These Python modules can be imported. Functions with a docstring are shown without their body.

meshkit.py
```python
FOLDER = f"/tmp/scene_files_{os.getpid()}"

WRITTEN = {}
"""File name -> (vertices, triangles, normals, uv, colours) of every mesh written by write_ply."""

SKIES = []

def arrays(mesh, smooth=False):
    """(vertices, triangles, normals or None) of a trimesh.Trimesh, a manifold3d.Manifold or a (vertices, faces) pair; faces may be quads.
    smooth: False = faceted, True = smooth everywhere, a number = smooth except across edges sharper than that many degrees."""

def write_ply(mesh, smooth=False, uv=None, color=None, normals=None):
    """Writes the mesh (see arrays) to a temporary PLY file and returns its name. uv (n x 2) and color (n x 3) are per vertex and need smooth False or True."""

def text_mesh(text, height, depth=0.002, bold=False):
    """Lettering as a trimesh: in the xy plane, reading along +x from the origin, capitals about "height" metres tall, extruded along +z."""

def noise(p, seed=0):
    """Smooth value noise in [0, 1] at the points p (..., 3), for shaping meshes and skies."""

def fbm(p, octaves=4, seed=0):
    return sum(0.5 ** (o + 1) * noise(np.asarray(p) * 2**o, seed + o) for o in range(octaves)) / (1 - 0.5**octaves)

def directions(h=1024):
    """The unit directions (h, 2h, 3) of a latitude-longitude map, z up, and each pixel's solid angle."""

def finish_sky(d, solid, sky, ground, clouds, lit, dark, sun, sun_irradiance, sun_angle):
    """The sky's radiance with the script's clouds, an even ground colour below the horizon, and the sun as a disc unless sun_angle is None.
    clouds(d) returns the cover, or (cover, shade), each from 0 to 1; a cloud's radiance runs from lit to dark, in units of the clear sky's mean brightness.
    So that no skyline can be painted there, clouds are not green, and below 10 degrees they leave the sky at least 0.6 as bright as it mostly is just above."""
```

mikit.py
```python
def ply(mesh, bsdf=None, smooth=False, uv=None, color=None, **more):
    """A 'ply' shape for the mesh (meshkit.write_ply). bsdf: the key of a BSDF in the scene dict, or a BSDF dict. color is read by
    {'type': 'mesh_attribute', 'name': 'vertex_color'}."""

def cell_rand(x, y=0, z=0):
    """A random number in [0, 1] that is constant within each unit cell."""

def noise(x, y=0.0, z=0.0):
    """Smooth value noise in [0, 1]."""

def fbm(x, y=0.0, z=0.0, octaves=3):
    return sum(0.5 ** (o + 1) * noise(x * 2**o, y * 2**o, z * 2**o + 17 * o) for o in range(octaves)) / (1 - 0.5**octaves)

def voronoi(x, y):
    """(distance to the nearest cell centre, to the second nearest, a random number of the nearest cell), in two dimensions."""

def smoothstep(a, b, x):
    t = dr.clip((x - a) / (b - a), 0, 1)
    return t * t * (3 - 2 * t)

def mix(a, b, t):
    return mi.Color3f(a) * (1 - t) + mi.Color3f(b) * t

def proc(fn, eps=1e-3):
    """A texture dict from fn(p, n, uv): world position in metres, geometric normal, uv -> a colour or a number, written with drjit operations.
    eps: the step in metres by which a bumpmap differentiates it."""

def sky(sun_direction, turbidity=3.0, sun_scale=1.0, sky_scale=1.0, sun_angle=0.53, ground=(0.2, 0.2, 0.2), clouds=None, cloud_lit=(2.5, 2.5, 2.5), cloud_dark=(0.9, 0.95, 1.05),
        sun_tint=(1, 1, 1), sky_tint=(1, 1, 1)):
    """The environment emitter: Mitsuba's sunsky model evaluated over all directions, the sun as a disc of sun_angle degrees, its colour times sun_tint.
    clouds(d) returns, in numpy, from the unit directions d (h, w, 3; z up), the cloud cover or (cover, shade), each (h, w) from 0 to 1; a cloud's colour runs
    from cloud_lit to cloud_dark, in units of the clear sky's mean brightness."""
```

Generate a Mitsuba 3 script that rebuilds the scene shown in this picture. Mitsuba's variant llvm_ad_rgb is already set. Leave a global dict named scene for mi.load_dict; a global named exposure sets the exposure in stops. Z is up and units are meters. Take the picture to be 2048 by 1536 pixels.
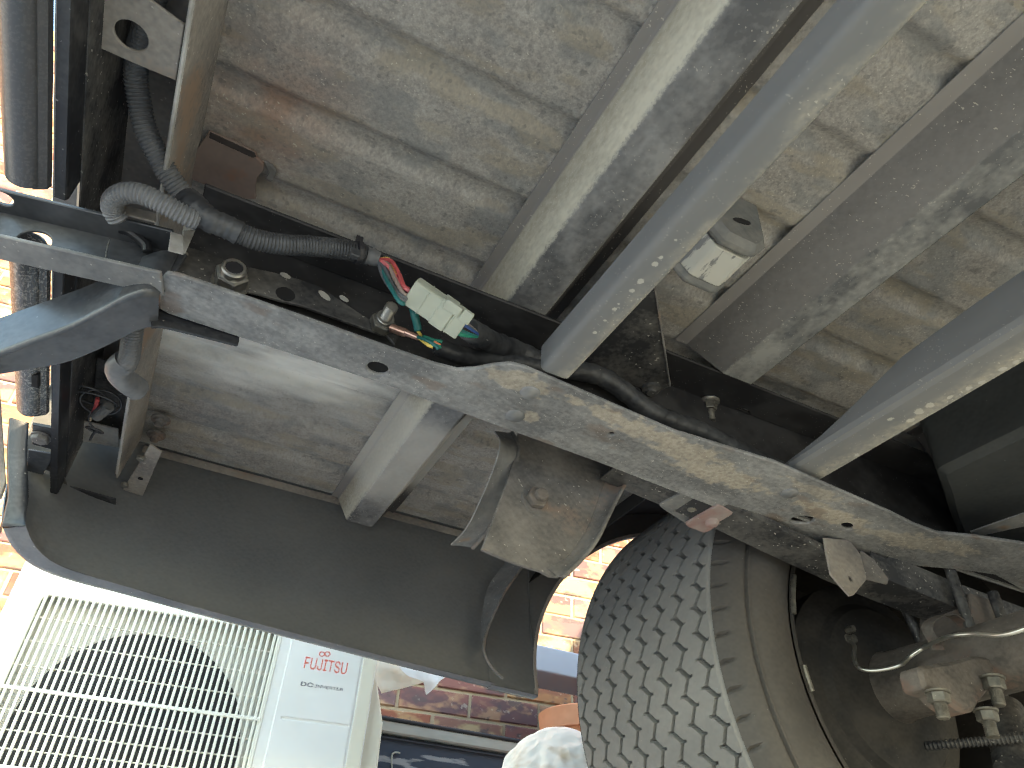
import math
import numpy as np
import trimesh
import mapbox_earcut
import drjit as dr
import mitsuba as mi
import mikit
import meshkit
from mikit import noise, fbm, voronoi, cell_rand, smoothstep, mix
from mitsuba import ScalarTransform4f as T

scene, labels = {}, {}
rng = np.random.default_rng(7)

# ---------------------------------------------------------------- camera, sky, exposure
# x: along the vehicle towards its front, y: across it towards the house wall, z: up; the camera lies on the driveway (origin)
GROUND = -0.03
FOCAL = 1496.3
VIEW = np.array([[0.89095852, -0.4512699, 0.05048167], [0.31112994, 0.52570811, -0.79172542], [0.33074323, 0.72110087, 0.60878769]])
scene['camera'] = {'type': 'perspective', 'fov': 2 * math.degrees(math.atan(1024 / FOCAL)), 'fov_axis': 'x', 'near_clip': 0.01, 'far_clip': 200.0,
                   'to_world': T().look_at(origin=[0, 0, 0], target=VIEW[2].tolist(), up=(-VIEW[1]).tolist())}
SUN = np.array([0.20, -0.93, 0.31])
scene['sky'] = mikit.sky(SUN.tolist(), turbidity=3, ground=(0.3, 0.3, 0.3), sun_scale=0.38, sun_tint=(0.92, 1.0, 1.15), sky_tint=(1.12, 1.0, 0.84))
exposure = 5.45


def at(u, v, x=None, y=None, z=None):
    """Measured point: the sight line of a photograph position met with the plane x, y or z = const of the part it lies on."""
    r = VIEW.T @ np.array([(u - 1024) / FOCAL, (v - 768) / FOCAL, 1.0])
    return r * (x / r[0] if x is not None else y / r[1] if y is not None else z / r[2])


# ---------------------------------------------------------------- materials
def rgb(c):
    return {'type': 'rgb', 'value': [float(x) for x in (c if hasattr(c, '__len__') else (c, c, c))]}


def principled(key, color, rough=0.6, metallic=0.0, spec=0.5, bump=None, scale=0.001, **k):
    """color: an rgb triple or fn(p, n, uv); rough a number or fn."""
    b = {'type': 'principled', 'base_color': mikit.proc(color) if callable(color) else rgb(color), 'roughness': mikit.proc(rough) if callable(rough) else rough,
         'metallic': metallic, 'specular': spec, **k}
    if bump is not None:
        b = {'type': 'bumpmap', 'arbitrary': mikit.proc(bump, 0.0006), 'scale': scale, 'bsdf': b}
    scene[key] = {'type': 'twosided', 'bsdf': b}


def spots(p, s, amount, seed=0.0):
    """Small stone-chip and dust specks, as a 0..1 mask."""
    a = 0.66 * p.x + 0.62 * p.y + 0.42 * p.z
    b = -0.71 * p.x + 0.31 * p.y + 0.63 * p.z
    c = 0.26 * p.x - 0.72 * p.y + 0.65 * p.z
    k = noise(a * s * 2.6 + seed, b * s * 2.6, c * s * 2.6 + seed)
    area = noise(p.x * s * 0.25, p.y * s * 0.25, p.z * s * 0.25 + 5)
    e = 0.97 - 1.6 * amount * area
    return smoothstep(e, e + 0.06, k)


def patch(p, x, y, rx, ry, turn=0.0):
    """A ragged blotch of dry mud round the point (x, y)."""
    c, s = math.cos(turn), math.sin(turn)
    dx, dy = p.x - x, p.y - y
    u, v = (dx * c + dy * s) / rx, (dy * c - dx * s) / ry
    d = dr.sqrt(u * u + v * v)
    return smoothstep(0.12, -0.25, d - 0.85 + 1.7 * (fbm(p.x * 75, p.y * 110, p.z * 75, 5) - 0.5))


def grime(dark, dust, amount, scale=14.0, rust=None, rust_amount=0.0, speck=0.06, streak=(1, 1, 1)):
    def f(p, n, uv):
        x, y, z = p.x * streak[0], p.y * streak[1], p.z * streak[2]
        big = fbm(x * scale, y * scale, z * scale, 4)
        fine = fbm(p.x * 260, p.y * 260, p.z * 260, 3)
        c = mix(dark, dust, dr.clip(amount + 1.5 * (big - 0.5) + 0.55 * (fine - 0.5), 0, 1))
        if rust is not None:
            r = smoothstep(0.62 - rust_amount, 0.80 - rust_amount, fbm(x * scale * 0.8 + 31, y * scale * 0.8, z * scale * 0.8 + 7, 4) + 0.18 * (fine - 0.5))
            c = mix(c, rust, r * 0.85)
        return mix(c, (0.42, 0.40, 0.36), spots(p, 120.0, speck) * 0.6)
    return f


TAN = (0.36, 0.29, 0.20)


def rail_color(p, n, uv):
    fine = fbm(p.x * 300, p.y * 300, p.z * 300, 3)
    big = fbm(p.x * 22, p.y * 40, p.z * 22, 4)
    scr = fbm(p.x * 60 + p.y * 20, p.y * 420 - p.x * 100, p.z * 60, 3)
    c = mix((0.125, 0.128, 0.132), (0.26, 0.262, 0.26), dr.clip(0.4 + 1.5 * (big - 0.5) + 0.9 * (fine - 0.5) + 0.5 * (scr - 0.5), 0, 1))
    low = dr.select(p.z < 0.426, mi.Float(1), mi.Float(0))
    m = dr.maximum(patch(p, 0.235, 0.492, 0.045, 0.018, 0.1), patch(p, 0.42, 0.505, 0.10, 0.020, 0.12))
    m = dr.maximum(m, dr.maximum(patch(p, 0.49, 0.525, 0.075, 0.022, 0.05), patch(p, 0.655, 0.53, 0.06, 0.018, 0.05)))
    m = dr.maximum(m, dr.maximum(patch(p, 0.268, 0.535, 0.012, 0.012), patch(p, 0.33, 0.495, 0.06, 0.010, 0.1)))
    m = dr.maximum(m, dr.maximum(patch(p, 0.79, 0.525, 0.10, 0.02, -0.2), patch(p, 0.60, 0.50, 0.05, 0.012, 0.1)) * 0.7)
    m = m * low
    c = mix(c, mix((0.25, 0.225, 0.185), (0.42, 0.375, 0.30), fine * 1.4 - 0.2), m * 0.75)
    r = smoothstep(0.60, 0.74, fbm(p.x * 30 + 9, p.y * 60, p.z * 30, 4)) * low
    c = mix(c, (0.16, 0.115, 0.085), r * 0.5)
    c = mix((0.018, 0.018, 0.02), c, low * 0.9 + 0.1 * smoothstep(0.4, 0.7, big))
    return mix(c, (0.5, 0.48, 0.44), spots(p, 230.0, 0.10) * 0.6 * (0.25 + 0.75 * low))


def floor_color(p, n, uv):
    big = fbm(p.x * 8, p.y * 15, 3, 4)
    mid = fbm(p.x * 45 + 5, p.y * 70, 1, 4)
    fine = fbm(p.x * 420, p.y * 420, 0, 3)
    grain = noise(p.x * 900, p.y * 900, 4)
    c = mix((0.152, 0.143, 0.137), (0.365, 0.352, 0.325), dr.clip(0.45 + 0.55 * (big - 0.5) + 0.35 * (mid - 0.5) + 0.6 * (fine - 0.5) + 0.3 * (grain - 0.5), 0, 1))
    c = mix(c, (0.115, 0.130, 0.142), smoothstep(0.50, 0.68, fbm(p.x * 24 + 3, p.y * 45 + 8, 5, 4)) * 0.38)
    c = mix(c, (0.235, 0.200, 0.140), smoothstep(0.54, 0.70, fbm(p.x * 18 + 13, p.y * 55 + 2, 9, 4)) * 0.38 * (0.5 + fine))
    edge = dr.exp(-dr.square((p.x + 0.045) / 0.055)) * dr.exp(-dr.square((p.y - 0.435) / 0.07))
    c = mix(c, mix((0.16, 0.095, 0.07), (0.27, 0.15, 0.09), fine), dr.clip(edge * (0.6 + 1.6 * (mid - 0.4)), 0, 1) * 0.7)
    a, b, r = voronoi(p.x * 95 + 0.8 * mid, p.y * 95 + 0.8 * big)
    ring = dr.select((dr.abs(a - 0.22) < 0.05) & (r < 0.13), mi.Float(1), mi.Float(0))
    c = mix(c, (0.33, 0.31, 0.26), ring * 0.28)
    c = mix(c, (0.06, 0.062, 0.066), smoothstep(0.72, 0.80, fbm(p.x * 110 + 40, p.y * 150, 2, 3)) * 0.35)
    # bounce light from the ground, painted pale on the strip outside the rail
    o = smoothstep(0.58, 0.63, p.y) * smoothstep(0.95, 0.70, p.y) * smoothstep(0.24, 0.14, p.x)
    c = mix(c, (0.76, 0.76, 0.71), dr.clip(o * (1.0 + 2.2 * (fbm(p.x * 12, p.y * 40, 3, 4) - 0.5)), 0, 1) * 0.85)
    return mix(c, (0.46, 0.44, 0.38), spots(p, 190.0, 0.10) * 0.5)


def beam_color(x_flange, x_shade, x_bend, side, bottom):
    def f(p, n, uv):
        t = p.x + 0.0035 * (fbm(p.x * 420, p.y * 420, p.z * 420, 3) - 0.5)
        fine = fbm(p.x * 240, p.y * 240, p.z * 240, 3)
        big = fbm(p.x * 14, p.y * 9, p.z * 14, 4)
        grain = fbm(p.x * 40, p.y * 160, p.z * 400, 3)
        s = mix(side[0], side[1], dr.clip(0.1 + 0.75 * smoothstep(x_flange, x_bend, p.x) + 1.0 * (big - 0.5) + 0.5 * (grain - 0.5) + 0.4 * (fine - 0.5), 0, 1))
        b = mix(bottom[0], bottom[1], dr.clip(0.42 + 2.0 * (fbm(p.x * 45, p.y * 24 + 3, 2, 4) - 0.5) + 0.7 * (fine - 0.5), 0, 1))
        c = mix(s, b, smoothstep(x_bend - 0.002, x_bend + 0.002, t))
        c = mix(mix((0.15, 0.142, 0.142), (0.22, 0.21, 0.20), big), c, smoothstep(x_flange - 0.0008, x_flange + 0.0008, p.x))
        c = mix(c, (0.05, 0.047, 0.047), smoothstep(x_shade - 0.001, x_shade + 0.001, p.x))  # flange past the lower face painted dark for the shaded gap beside it
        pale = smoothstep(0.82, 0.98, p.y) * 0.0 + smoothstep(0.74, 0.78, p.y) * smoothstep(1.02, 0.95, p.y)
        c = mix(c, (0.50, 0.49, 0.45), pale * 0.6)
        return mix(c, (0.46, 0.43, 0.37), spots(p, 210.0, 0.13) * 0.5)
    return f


def tube_color(x_edge, chips=()):
    def f(p, n, uv):
        fine = fbm(p.x * 300, p.y * 300, p.z * 300, 3)
        m = smoothstep(x_edge, x_edge + 0.02, p.x + 0.03 * (fbm(p.x * 60, p.y * 30, p.z * 60, 4) - 0.5))
        c = mix(mix((0.125, 0.131, 0.137), (0.165, 0.168, 0.170), fbm(p.x * 50, p.y * 12, p.z * 50, 3)), (0.29, 0.275, 0.235), dr.clip(m * (0.35 + 1.5 * (fine - 0.3) + 0.9 * (fbm(p.x * 40, p.y * 25, p.z * 40, 4) - 0.5)), 0, 1))
        for cx_, cy_, r_ in chips:
            d_ = dr.sqrt(dr.square(p.x - cx_) + dr.square(p.y - cy_)) / r_ + 1.5 * (fbm(p.x * 190, p.y * 190, p.z * 190, 3) - 0.5)
            c = mix(c, (0.47, 0.46, 0.41), smoothstep(1.15, 0.75, d_) * 0.6)
        return mix(c, (0.46, 0.44, 0.38), spots(p, 200.0, 0.14) * 0.7 * (0.3 + 0.7 * m))
    return f


principled('floor_metal', floor_color, 0.75, spec=0.3, bump=lambda p, n, uv: fbm(p.x * 160, p.y * 160, p.z * 160, 3), scale=0.0012)
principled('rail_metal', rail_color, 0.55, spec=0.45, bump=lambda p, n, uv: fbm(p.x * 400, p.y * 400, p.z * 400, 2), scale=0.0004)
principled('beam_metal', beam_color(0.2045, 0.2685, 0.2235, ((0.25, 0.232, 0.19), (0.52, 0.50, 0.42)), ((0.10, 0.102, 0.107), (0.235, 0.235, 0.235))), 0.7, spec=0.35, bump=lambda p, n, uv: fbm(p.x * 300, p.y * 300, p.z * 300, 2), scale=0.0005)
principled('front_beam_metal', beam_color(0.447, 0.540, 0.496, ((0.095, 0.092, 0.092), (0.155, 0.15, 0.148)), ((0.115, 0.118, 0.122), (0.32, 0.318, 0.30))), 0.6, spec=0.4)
principled('tube_metal', tube_color(0.256, [(*at(u, v, z=0.4245)[:2], r) for u, v, r in [(1311, 528, 0.0024), (1322, 515, 0.0018), (1281, 562, 0.0027), (1264, 581, 0.0025), (1238, 608, 0.0013), (1228, 619, 0.0022), (1210, 641, 0.0015), (1190, 665, 0.0017), (1352, 480, 0.0014)]]), 0.62, spec=0.4)
principled('front_tube_metal', tube_color(0.572, [(*at(u, v, z=0.4305)[:2], r) for u, v, r in [(1713, 908, 0.0030), (1899, 792, 0.0026), (1937, 774, 0.0032), (1962, 762, 0.0030), (2005, 735, 0.0030), (2031, 722, 0.0030), (1838, 820, 0.0045), (1858, 808, 0.004), (1820, 838, 0.0035), (1780, 836, 0.003), (1632, 958, 0.004)]]), 0.62, spec=0.4)
principled('black_paint', grime((0.012, 0.013, 0.016), (0.06, 0.06, 0.06), 0.10, 18, speck=0.05), 0.34, spec=0.5)
principled('worn_paint', grime((0.022, 0.023, 0.026), (0.15, 0.145, 0.135), 0.22, 24, speck=0.12), 0.5, spec=0.5)
principled('blue_paint', grime((0.028, 0.031, 0.036), (0.072, 0.075, 0.080), 0.25, 30, speck=0.02), 0.36, spec=0.8)
principled('rivet_steel', grime((0.10, 0.105, 0.11), (0.19, 0.19, 0.188), 0.4, 60, speck=0.04), 0.36, spec=0.8)
principled('grey_steel', grime((0.10, 0.103, 0.107), (0.20, 0.20, 0.195), 0.45, 40, rust=(0.18, 0.13, 0.09), rust_amount=-0.02, speck=0.10), 0.52, spec=0.5)
principled('sill_metal', grime((0.12, 0.112, 0.108), (0.31, 0.285, 0.25), 0.45, 12, rust=(0.22, 0.155, 0.11), rust_amount=0.03, speck=0.08), 0.72, spec=0.35)
principled('rusty_steel', grime((0.078, 0.076, 0.075), (0.20, 0.19, 0.18), 0.42, 26, rust=(0.20, 0.15, 0.12), rust_amount=0.05, speck=0.08), 0.75, spec=0.3)
principled('rust_plate', grime((0.13, 0.10, 0.09), (0.20, 0.155, 0.135), 0.45, 30, rust=(0.20, 0.105, 0.07), rust_amount=0.06, speck=0.02), 0.75, spec=0.3)
principled('slot_dark', (0.035, 0.028, 0.027), 0.8)
principled('panel_paint', grime((0.100, 0.105, 0.108), (0.165, 0.168, 0.168), 0.35, 5, speck=0.0), 0.55, spec=0.4)
principled('panel_lip', grime((0.085, 0.088, 0.095), (0.155, 0.155, 0.158), 0.4, 20, speck=0.05), 0.36, spec=0.7)
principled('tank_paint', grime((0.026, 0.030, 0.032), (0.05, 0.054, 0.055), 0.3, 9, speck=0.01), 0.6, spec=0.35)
principled('brake_black', grime((0.022, 0.022, 0.022), (0.06, 0.055, 0.05), 0.3, 15, speck=0.02), 0.7, spec=0.3)
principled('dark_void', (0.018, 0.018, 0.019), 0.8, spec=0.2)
principled('axle_metal', grime((0.062, 0.057, 0.053), (0.19, 0.168, 0.15), 0.45, 22, rust=(0.15, 0.095, 0.075), rust_amount=0.03, speck=0.05), 0.75, spec=0.3)
principled('tyre_rubber', grime((0.155, 0.158, 0.157), (0.21, 0.21, 0.203), 0.45, 12, speck=0.02), 0.72, spec=0.35)
principled('sidewall_rubber', grime((0.046, 0.045, 0.045), (0.083, 0.079, 0.075), 0.4, 9, speck=0.01), 0.65, spec=0.35)
principled('black_plastic', grime((0.028, 0.030, 0.034), (0.085, 0.088, 0.092), 0.28, 60, speck=0.02), 0.42, spec=0.5)
principled('conduit_plastic', grime((0.085, 0.089, 0.096), (0.17, 0.172, 0.175), 0.45, 40, speck=0.02), 0.45, spec=0.55)
principled('zinc', grime((0.30, 0.29, 0.26), (0.52, 0.51, 0.48), 0.5, 90, speck=0.0), 0.38, metallic=0.85)
principled('dull_zinc', grime((0.10, 0.095, 0.085), (0.24, 0.23, 0.20), 0.5, 120, speck=0.02), 0.5, metallic=0.6)
principled('chrome_line', (0.62, 0.62, 0.58), 0.3, metallic=0.9)
principled('copper', (0.72, 0.46, 0.36), 0.3, metallic=0.85)
principled('plug_plastic', lambda p, n, uv: mix((0.30, 0.325, 0.265), (0.38, 0.40, 0.335), fbm(p.x * 90, p.y * 90, p.z * 90, 3)), 0.5)
for name, c in dict(red=(0.42, 0.07, 0.07), pink=(0.60, 0.16, 0.17), tan=(0.26, 0.20, 0.17), grey=(0.10, 0.11, 0.12), green=(0.02, 0.19, 0.13), teal=(0.02, 0.13, 0.125), yellow=(0.66, 0.50, 0.12),
                    orange=(0.70, 0.24, 0.10), dark=(0.02, 0.02, 0.024), blue=(0.03, 0.07, 0.22)).items():
    principled(f'wire_{name}', c, 0.42)
principled('red_paint', grime((0.22, 0.115, 0.105), (0.27, 0.23, 0.215), 0.5, 60), 0.6)
principled('scuffed_can', lambda p, n, uv: mix((0.17, 0.175, 0.18), (0.42, 0.42, 0.385), smoothstep(0.46, 0.54, fbm(p.x * 160, p.y * 45, p.z * 160, 4) + 14.0 * (0.516 - p.z))), 0.5)
principled('can_rubber', grime((0.10, 0.105, 0.105), (0.20, 0.195, 0.18), 0.4, 50, speck=0.05), 0.6)
principled('weathered_strap', grime((0.20, 0.19, 0.175), (0.40, 0.39, 0.36), 0.55, 30, speck=0.05), 0.7)
principled('speckled_plastic', lambda p, n, uv: mix((0.035, 0.036, 0.038), (0.30, 0.28, 0.25), smoothstep(0.52, 0.62, fbm(p.x * 640, p.y * 640, p.z * 640, 3)) * (0.05 + 0.55 * smoothstep(0.47, 0.60, p.y))), 0.33, spec=0.8, clearcoat=0.8, clearcoat_gloss=0.75)
principled('bumper_paint', grime((0.022, 0.023, 0.025), (0.10, 0.10, 0.10), 0.12, 30, speck=0.08), 0.30, spec=0.8)
principled('unit_white', lambda p, n, uv: mix((0.72, 0.715, 0.655), (0.79, 0.785, 0.73), fbm(p.x * 9, p.y * 9, p.z * 9, 3)), 0.42)
principled('unit_cream', lambda p, n, uv: mix((0.66, 0.62, 0.48), (0.74, 0.70, 0.57), fbm(p.x * 9, p.y * 9, p.z * 9, 3)), 0.5)
principled('unit_grille', (0.76, 0.745, 0.63), 0.45)
principled('unit_dark', (0.035, 0.037, 0.042), 0.6)
principled('unit_fan', (0.085, 0.09, 0.105), 0.4)
principled('print_red', (0.66, 0.13, 0.09), 0.5)
principled('print_grey', (0.16, 0.16, 0.17), 0.5)
principled('beam_blue', (0.34, 0.38, 0.46), 0.45)
principled('terracotta', lambda p, n, uv: mix((0.50, 0.22, 0.11), (0.60, 0.30, 0.17), fbm(p.x * 40, p.y * 40, p.z * 40, 3)), 0.8)
principled('cloth_white', lambda p, n, uv: mix((0.55, 0.44, 0.29), (0.76, 0.715, 0.60), smoothstep(0.26, 0.46, fbm(p.x * 14, p.y * 14, p.z * 14, 4))), 0.9)
principled('cloth_clean', (0.82, 0.82, 0.80), 0.9)
principled('tub_blue', lambda p, n, uv: mix((0.045, 0.06, 0.085), (0.30, 0.31, 0.32), smoothstep(0.60, 0.72, fbm(p.x * 12, p.y * 12, p.z * 50, 4))), 0.4)
principled('tub_grey', lambda p, n, uv: mix((0.33, 0.33, 0.28), (0.46, 0.45, 0.40), fbm(p.x * 20, p.y * 20, p.z * 60, 3)), 0.6)
principled('mortar', lambda p, n, uv: mix((0.30, 0.25, 0.17), (0.40, 0.34, 0.24), fbm(p.x * 60, p.y * 60, p.z * 60, 3)), 0.9)
principled('concrete', lambda p, n, uv: mix((0.38, 0.425, 0.475), (0.45, 0.505, 0.56), fbm(p.x * 3, p.y * 3, p.z * 3, 5)), 0.85)


def brick_color(k):
    a, b, c = [((0.25, 0.10, 0.065), (0.17, 0.07, 0.055), (0.36, 0.22, 0.12)), ((0.34, 0.17, 0.085), (0.22, 0.10, 0.065), (0.42, 0.29, 0.16)),
               ((0.21, 0.10, 0.09), (0.13, 0.08, 0.085), (0.33, 0.20, 0.13)), ((0.42, 0.32, 0.185), (0.33, 0.21, 0.125), (0.24, 0.13, 0.10)), ((0.28, 0.145, 0.11), (0.17, 0.11, 0.115), (0.38, 0.26, 0.17))][k]

    def f(p, n, uv):
        c0 = mix(a, b, smoothstep(0.42, 0.60, fbm(p.x * 11 + k, p.y * 11, p.z * 16, 4)))
        c0 = mix(c0, c, smoothstep(0.47, 0.61, fbm(p.x * 14 + 5, p.y * 14 + k, p.z * 20 + 3, 4)))
        c0 = mix(c0, (0.10, 0.08, 0.085), smoothstep(0.62, 0.72, fbm(p.x * 22 + 2, p.y * 22, p.z * 30 + k, 4)) * 0.8)
        return mix(c0, (0.56, 0.50, 0.42), smoothstep(0.66, 0.80, fbm(p.x * 60 + k, p.y * 60, p.z * 60, 4)) * 0.4)
    return f


for k in range(5):
    principled(f'brick_{k}', brick_color(k), 0.85, spec=0.3)


# ---------------------------------------------------------------- mesh helpers
def put(key, mesh, mat, smooth=30, label=None, category=None, kind=None, group=None):
    n, base = 1, key
    while key in scene:
        key = f'{base}_{n:03d}'
        n += 1
    if isinstance(mesh, (list, tuple)) and not isinstance(mesh[0], np.ndarray):
        mesh = trimesh.util.concatenate(mesh)
    scene[key] = mikit.ply(mesh, mat, smooth=smooth)
    d = {k: v for k, v in dict(label=label, category=category, kind=kind, group=group).items() if v}
    if d:
        labels[key] = d
    return key


TRUCK = 'pickup_truck'


def part(name, mesh, mat, smooth=30, label=None, kind=None):
    return put(f'{TRUCK}__{name}', mesh, mat, smooth, label, kind=kind)


def sub(key, name, mesh, mat, smooth=30, label=None, kind=None):
    return put(f'{key}__{name}', mesh, mat, smooth, label, kind=kind)


def ring_area(r):
    return 0.5 * np.sum(r[:, 0] * np.roll(r[:, 1], -1) - np.roll(r[:, 0], -1) * r[:, 1])


def inset(r, c):
    d1 = r - np.roll(r, 1, 0)
    d2 = np.roll(r, -1, 0) - r
    n1 = np.c_[-d1[:, 1], d1[:, 0]] / np.maximum(np.linalg.norm(d1, axis=1, keepdims=True), 1e-9)
    n2 = np.c_[-d2[:, 1], d2[:, 0]] / np.maximum(np.linalg.norm(d2, axis=1, keepdims=True), 1e-9)
    return r + c * (n1 + n2) / np.maximum(1 + (n1 * n2).sum(1, keepdims=True), 0.35)


def plate(outer, t, o=(0, 0, 0), ex=(1, 0, 0), ey=(0, 1, 0), holes=(), c=0.0006):
    """A sheet of thickness t with chamfered edges: outline and holes in the frame (o, ex, ey), grown along ex x ey."""
    o, ex, ey = np.array(o, float), np.array(ex, float), np.array(ey, float)
    ez = np.cross(ex, ey)
    rings = []
    for k, r in enumerate([outer, *holes]):
        r = np.array(r, float)
        if (ring_area(r) > 0) != (k == 0):
            r = r[::-1]
        rings.append(r)
    c = min(c, t * 0.4)
    layers = [(0, c), (c, 0), (t - c, 0), (t, c)]
    V, F = [], []
    offs = np.cumsum([0] + [len(r) for r in rings])
    N = offs[-1]
    ends = offs[1:].astype(np.uint32)
    for z, i in layers:
        for r in rings:
            q = inset(r, i) if i else r
            V.append(o + q[:, :1] * ex + q[:, 1:] * ey + z * ez)
    cap2 = np.vstack([inset(r, c) for r in rings])
    tri = np.array(mapbox_earcut.triangulate_float64(cap2, ends)).reshape(-1, 3)
    p = cap2[tri]
    s = (p[:, 1, 0] - p[:, 0, 0]) * (p[:, 2, 1] - p[:, 0, 1]) - (p[:, 2, 0] - p[:, 0, 0]) * (p[:, 1, 1] - p[:, 0, 1])
    tri[s < 0] = tri[s < 0][:, ::-1]
    F += [tri[:, ::-1], tri + 3 * N]
    for L in range(3):
        for k, r in enumerate(rings):
            i = np.arange(len(r))
            j = (i + 1) % len(r)
            a, b, cc, d = L * N + offs[k] + i, L * N + offs[k] + j, (L + 1) * N + offs[k] + j, (L + 1) * N + offs[k] + i
            F += [np.c_[a, b, cc], np.c_[a, cc, d]]
    return trimesh.Trimesh(np.vstack(V), np.vstack(F), process=False)


def flat(pts, z, t, holes=(), c=0.0006):
    """A horizontal sheet whose underside lies at z."""
    return plate(np.array(pts)[:, :2], t, (0, 0, z), holes=holes, c=c)


def upright(pts, y, t, holes=(), c=0.0006):
    """A sheet in the plane y = const (points as x, z), the camera side at y, growing outwards (+y)."""
    return plate(pts, -t if False else t, (0, y + t, 0), (1, 0, 0), (0, 0, 1), holes, c)


def across(prof, y0, y1, c=0.0006):
    """A closed profile in x, z drawn out along y."""
    return plate(prof, y1 - y0, (0, y1, 0), (1, 0, 0), (0, 0, 1), c=c)


def along(prof, x0, x1, c=0.0006):
    """A closed profile in y, z drawn out along x."""
    return plate(prof, x1 - x0, (x0, 0, 0), (0, 1, 0), (0, 0, 1), c=c)


def oval(x, y, rx, ry=None, n=28, turn=0.0, square=2.0):
    a = np.arange(n) * 2 * np.pi / n
    ca, sa = np.cos(a), np.sin(a)
    u = np.sign(ca) * np.abs(ca) ** (2 / square) * rx
    v = np.sign(sa) * np.abs(sa) ** (2 / square) * (ry or rx)
    return np.c_[x + u * math.cos(turn) - v * math.sin(turn), y + u * math.sin(turn) + v * math.cos(turn)]


def round_poly(pts, r, n=4):
    """Rounds every corner of a polygon by about r."""
    pts, out = np.array(pts, float), []
    for i in range(len(pts)):
        a, b, c = pts[i - 1], pts[i], pts[(i + 1) % len(pts)]
        da, dc = np.linalg.norm(a - b), np.linalg.norm(c - b)
        k = min(r, 0.45 * da, 0.45 * dc)
        p, q = b + (a - b) * k / da, b + (c - b) * k / dc
        for t in np.linspace(0, 1, n + 1):
            out.append((1 - t) ** 2 * p + 2 * t * (1 - t) * b + t * t * q)
    return np.array(out)


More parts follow.
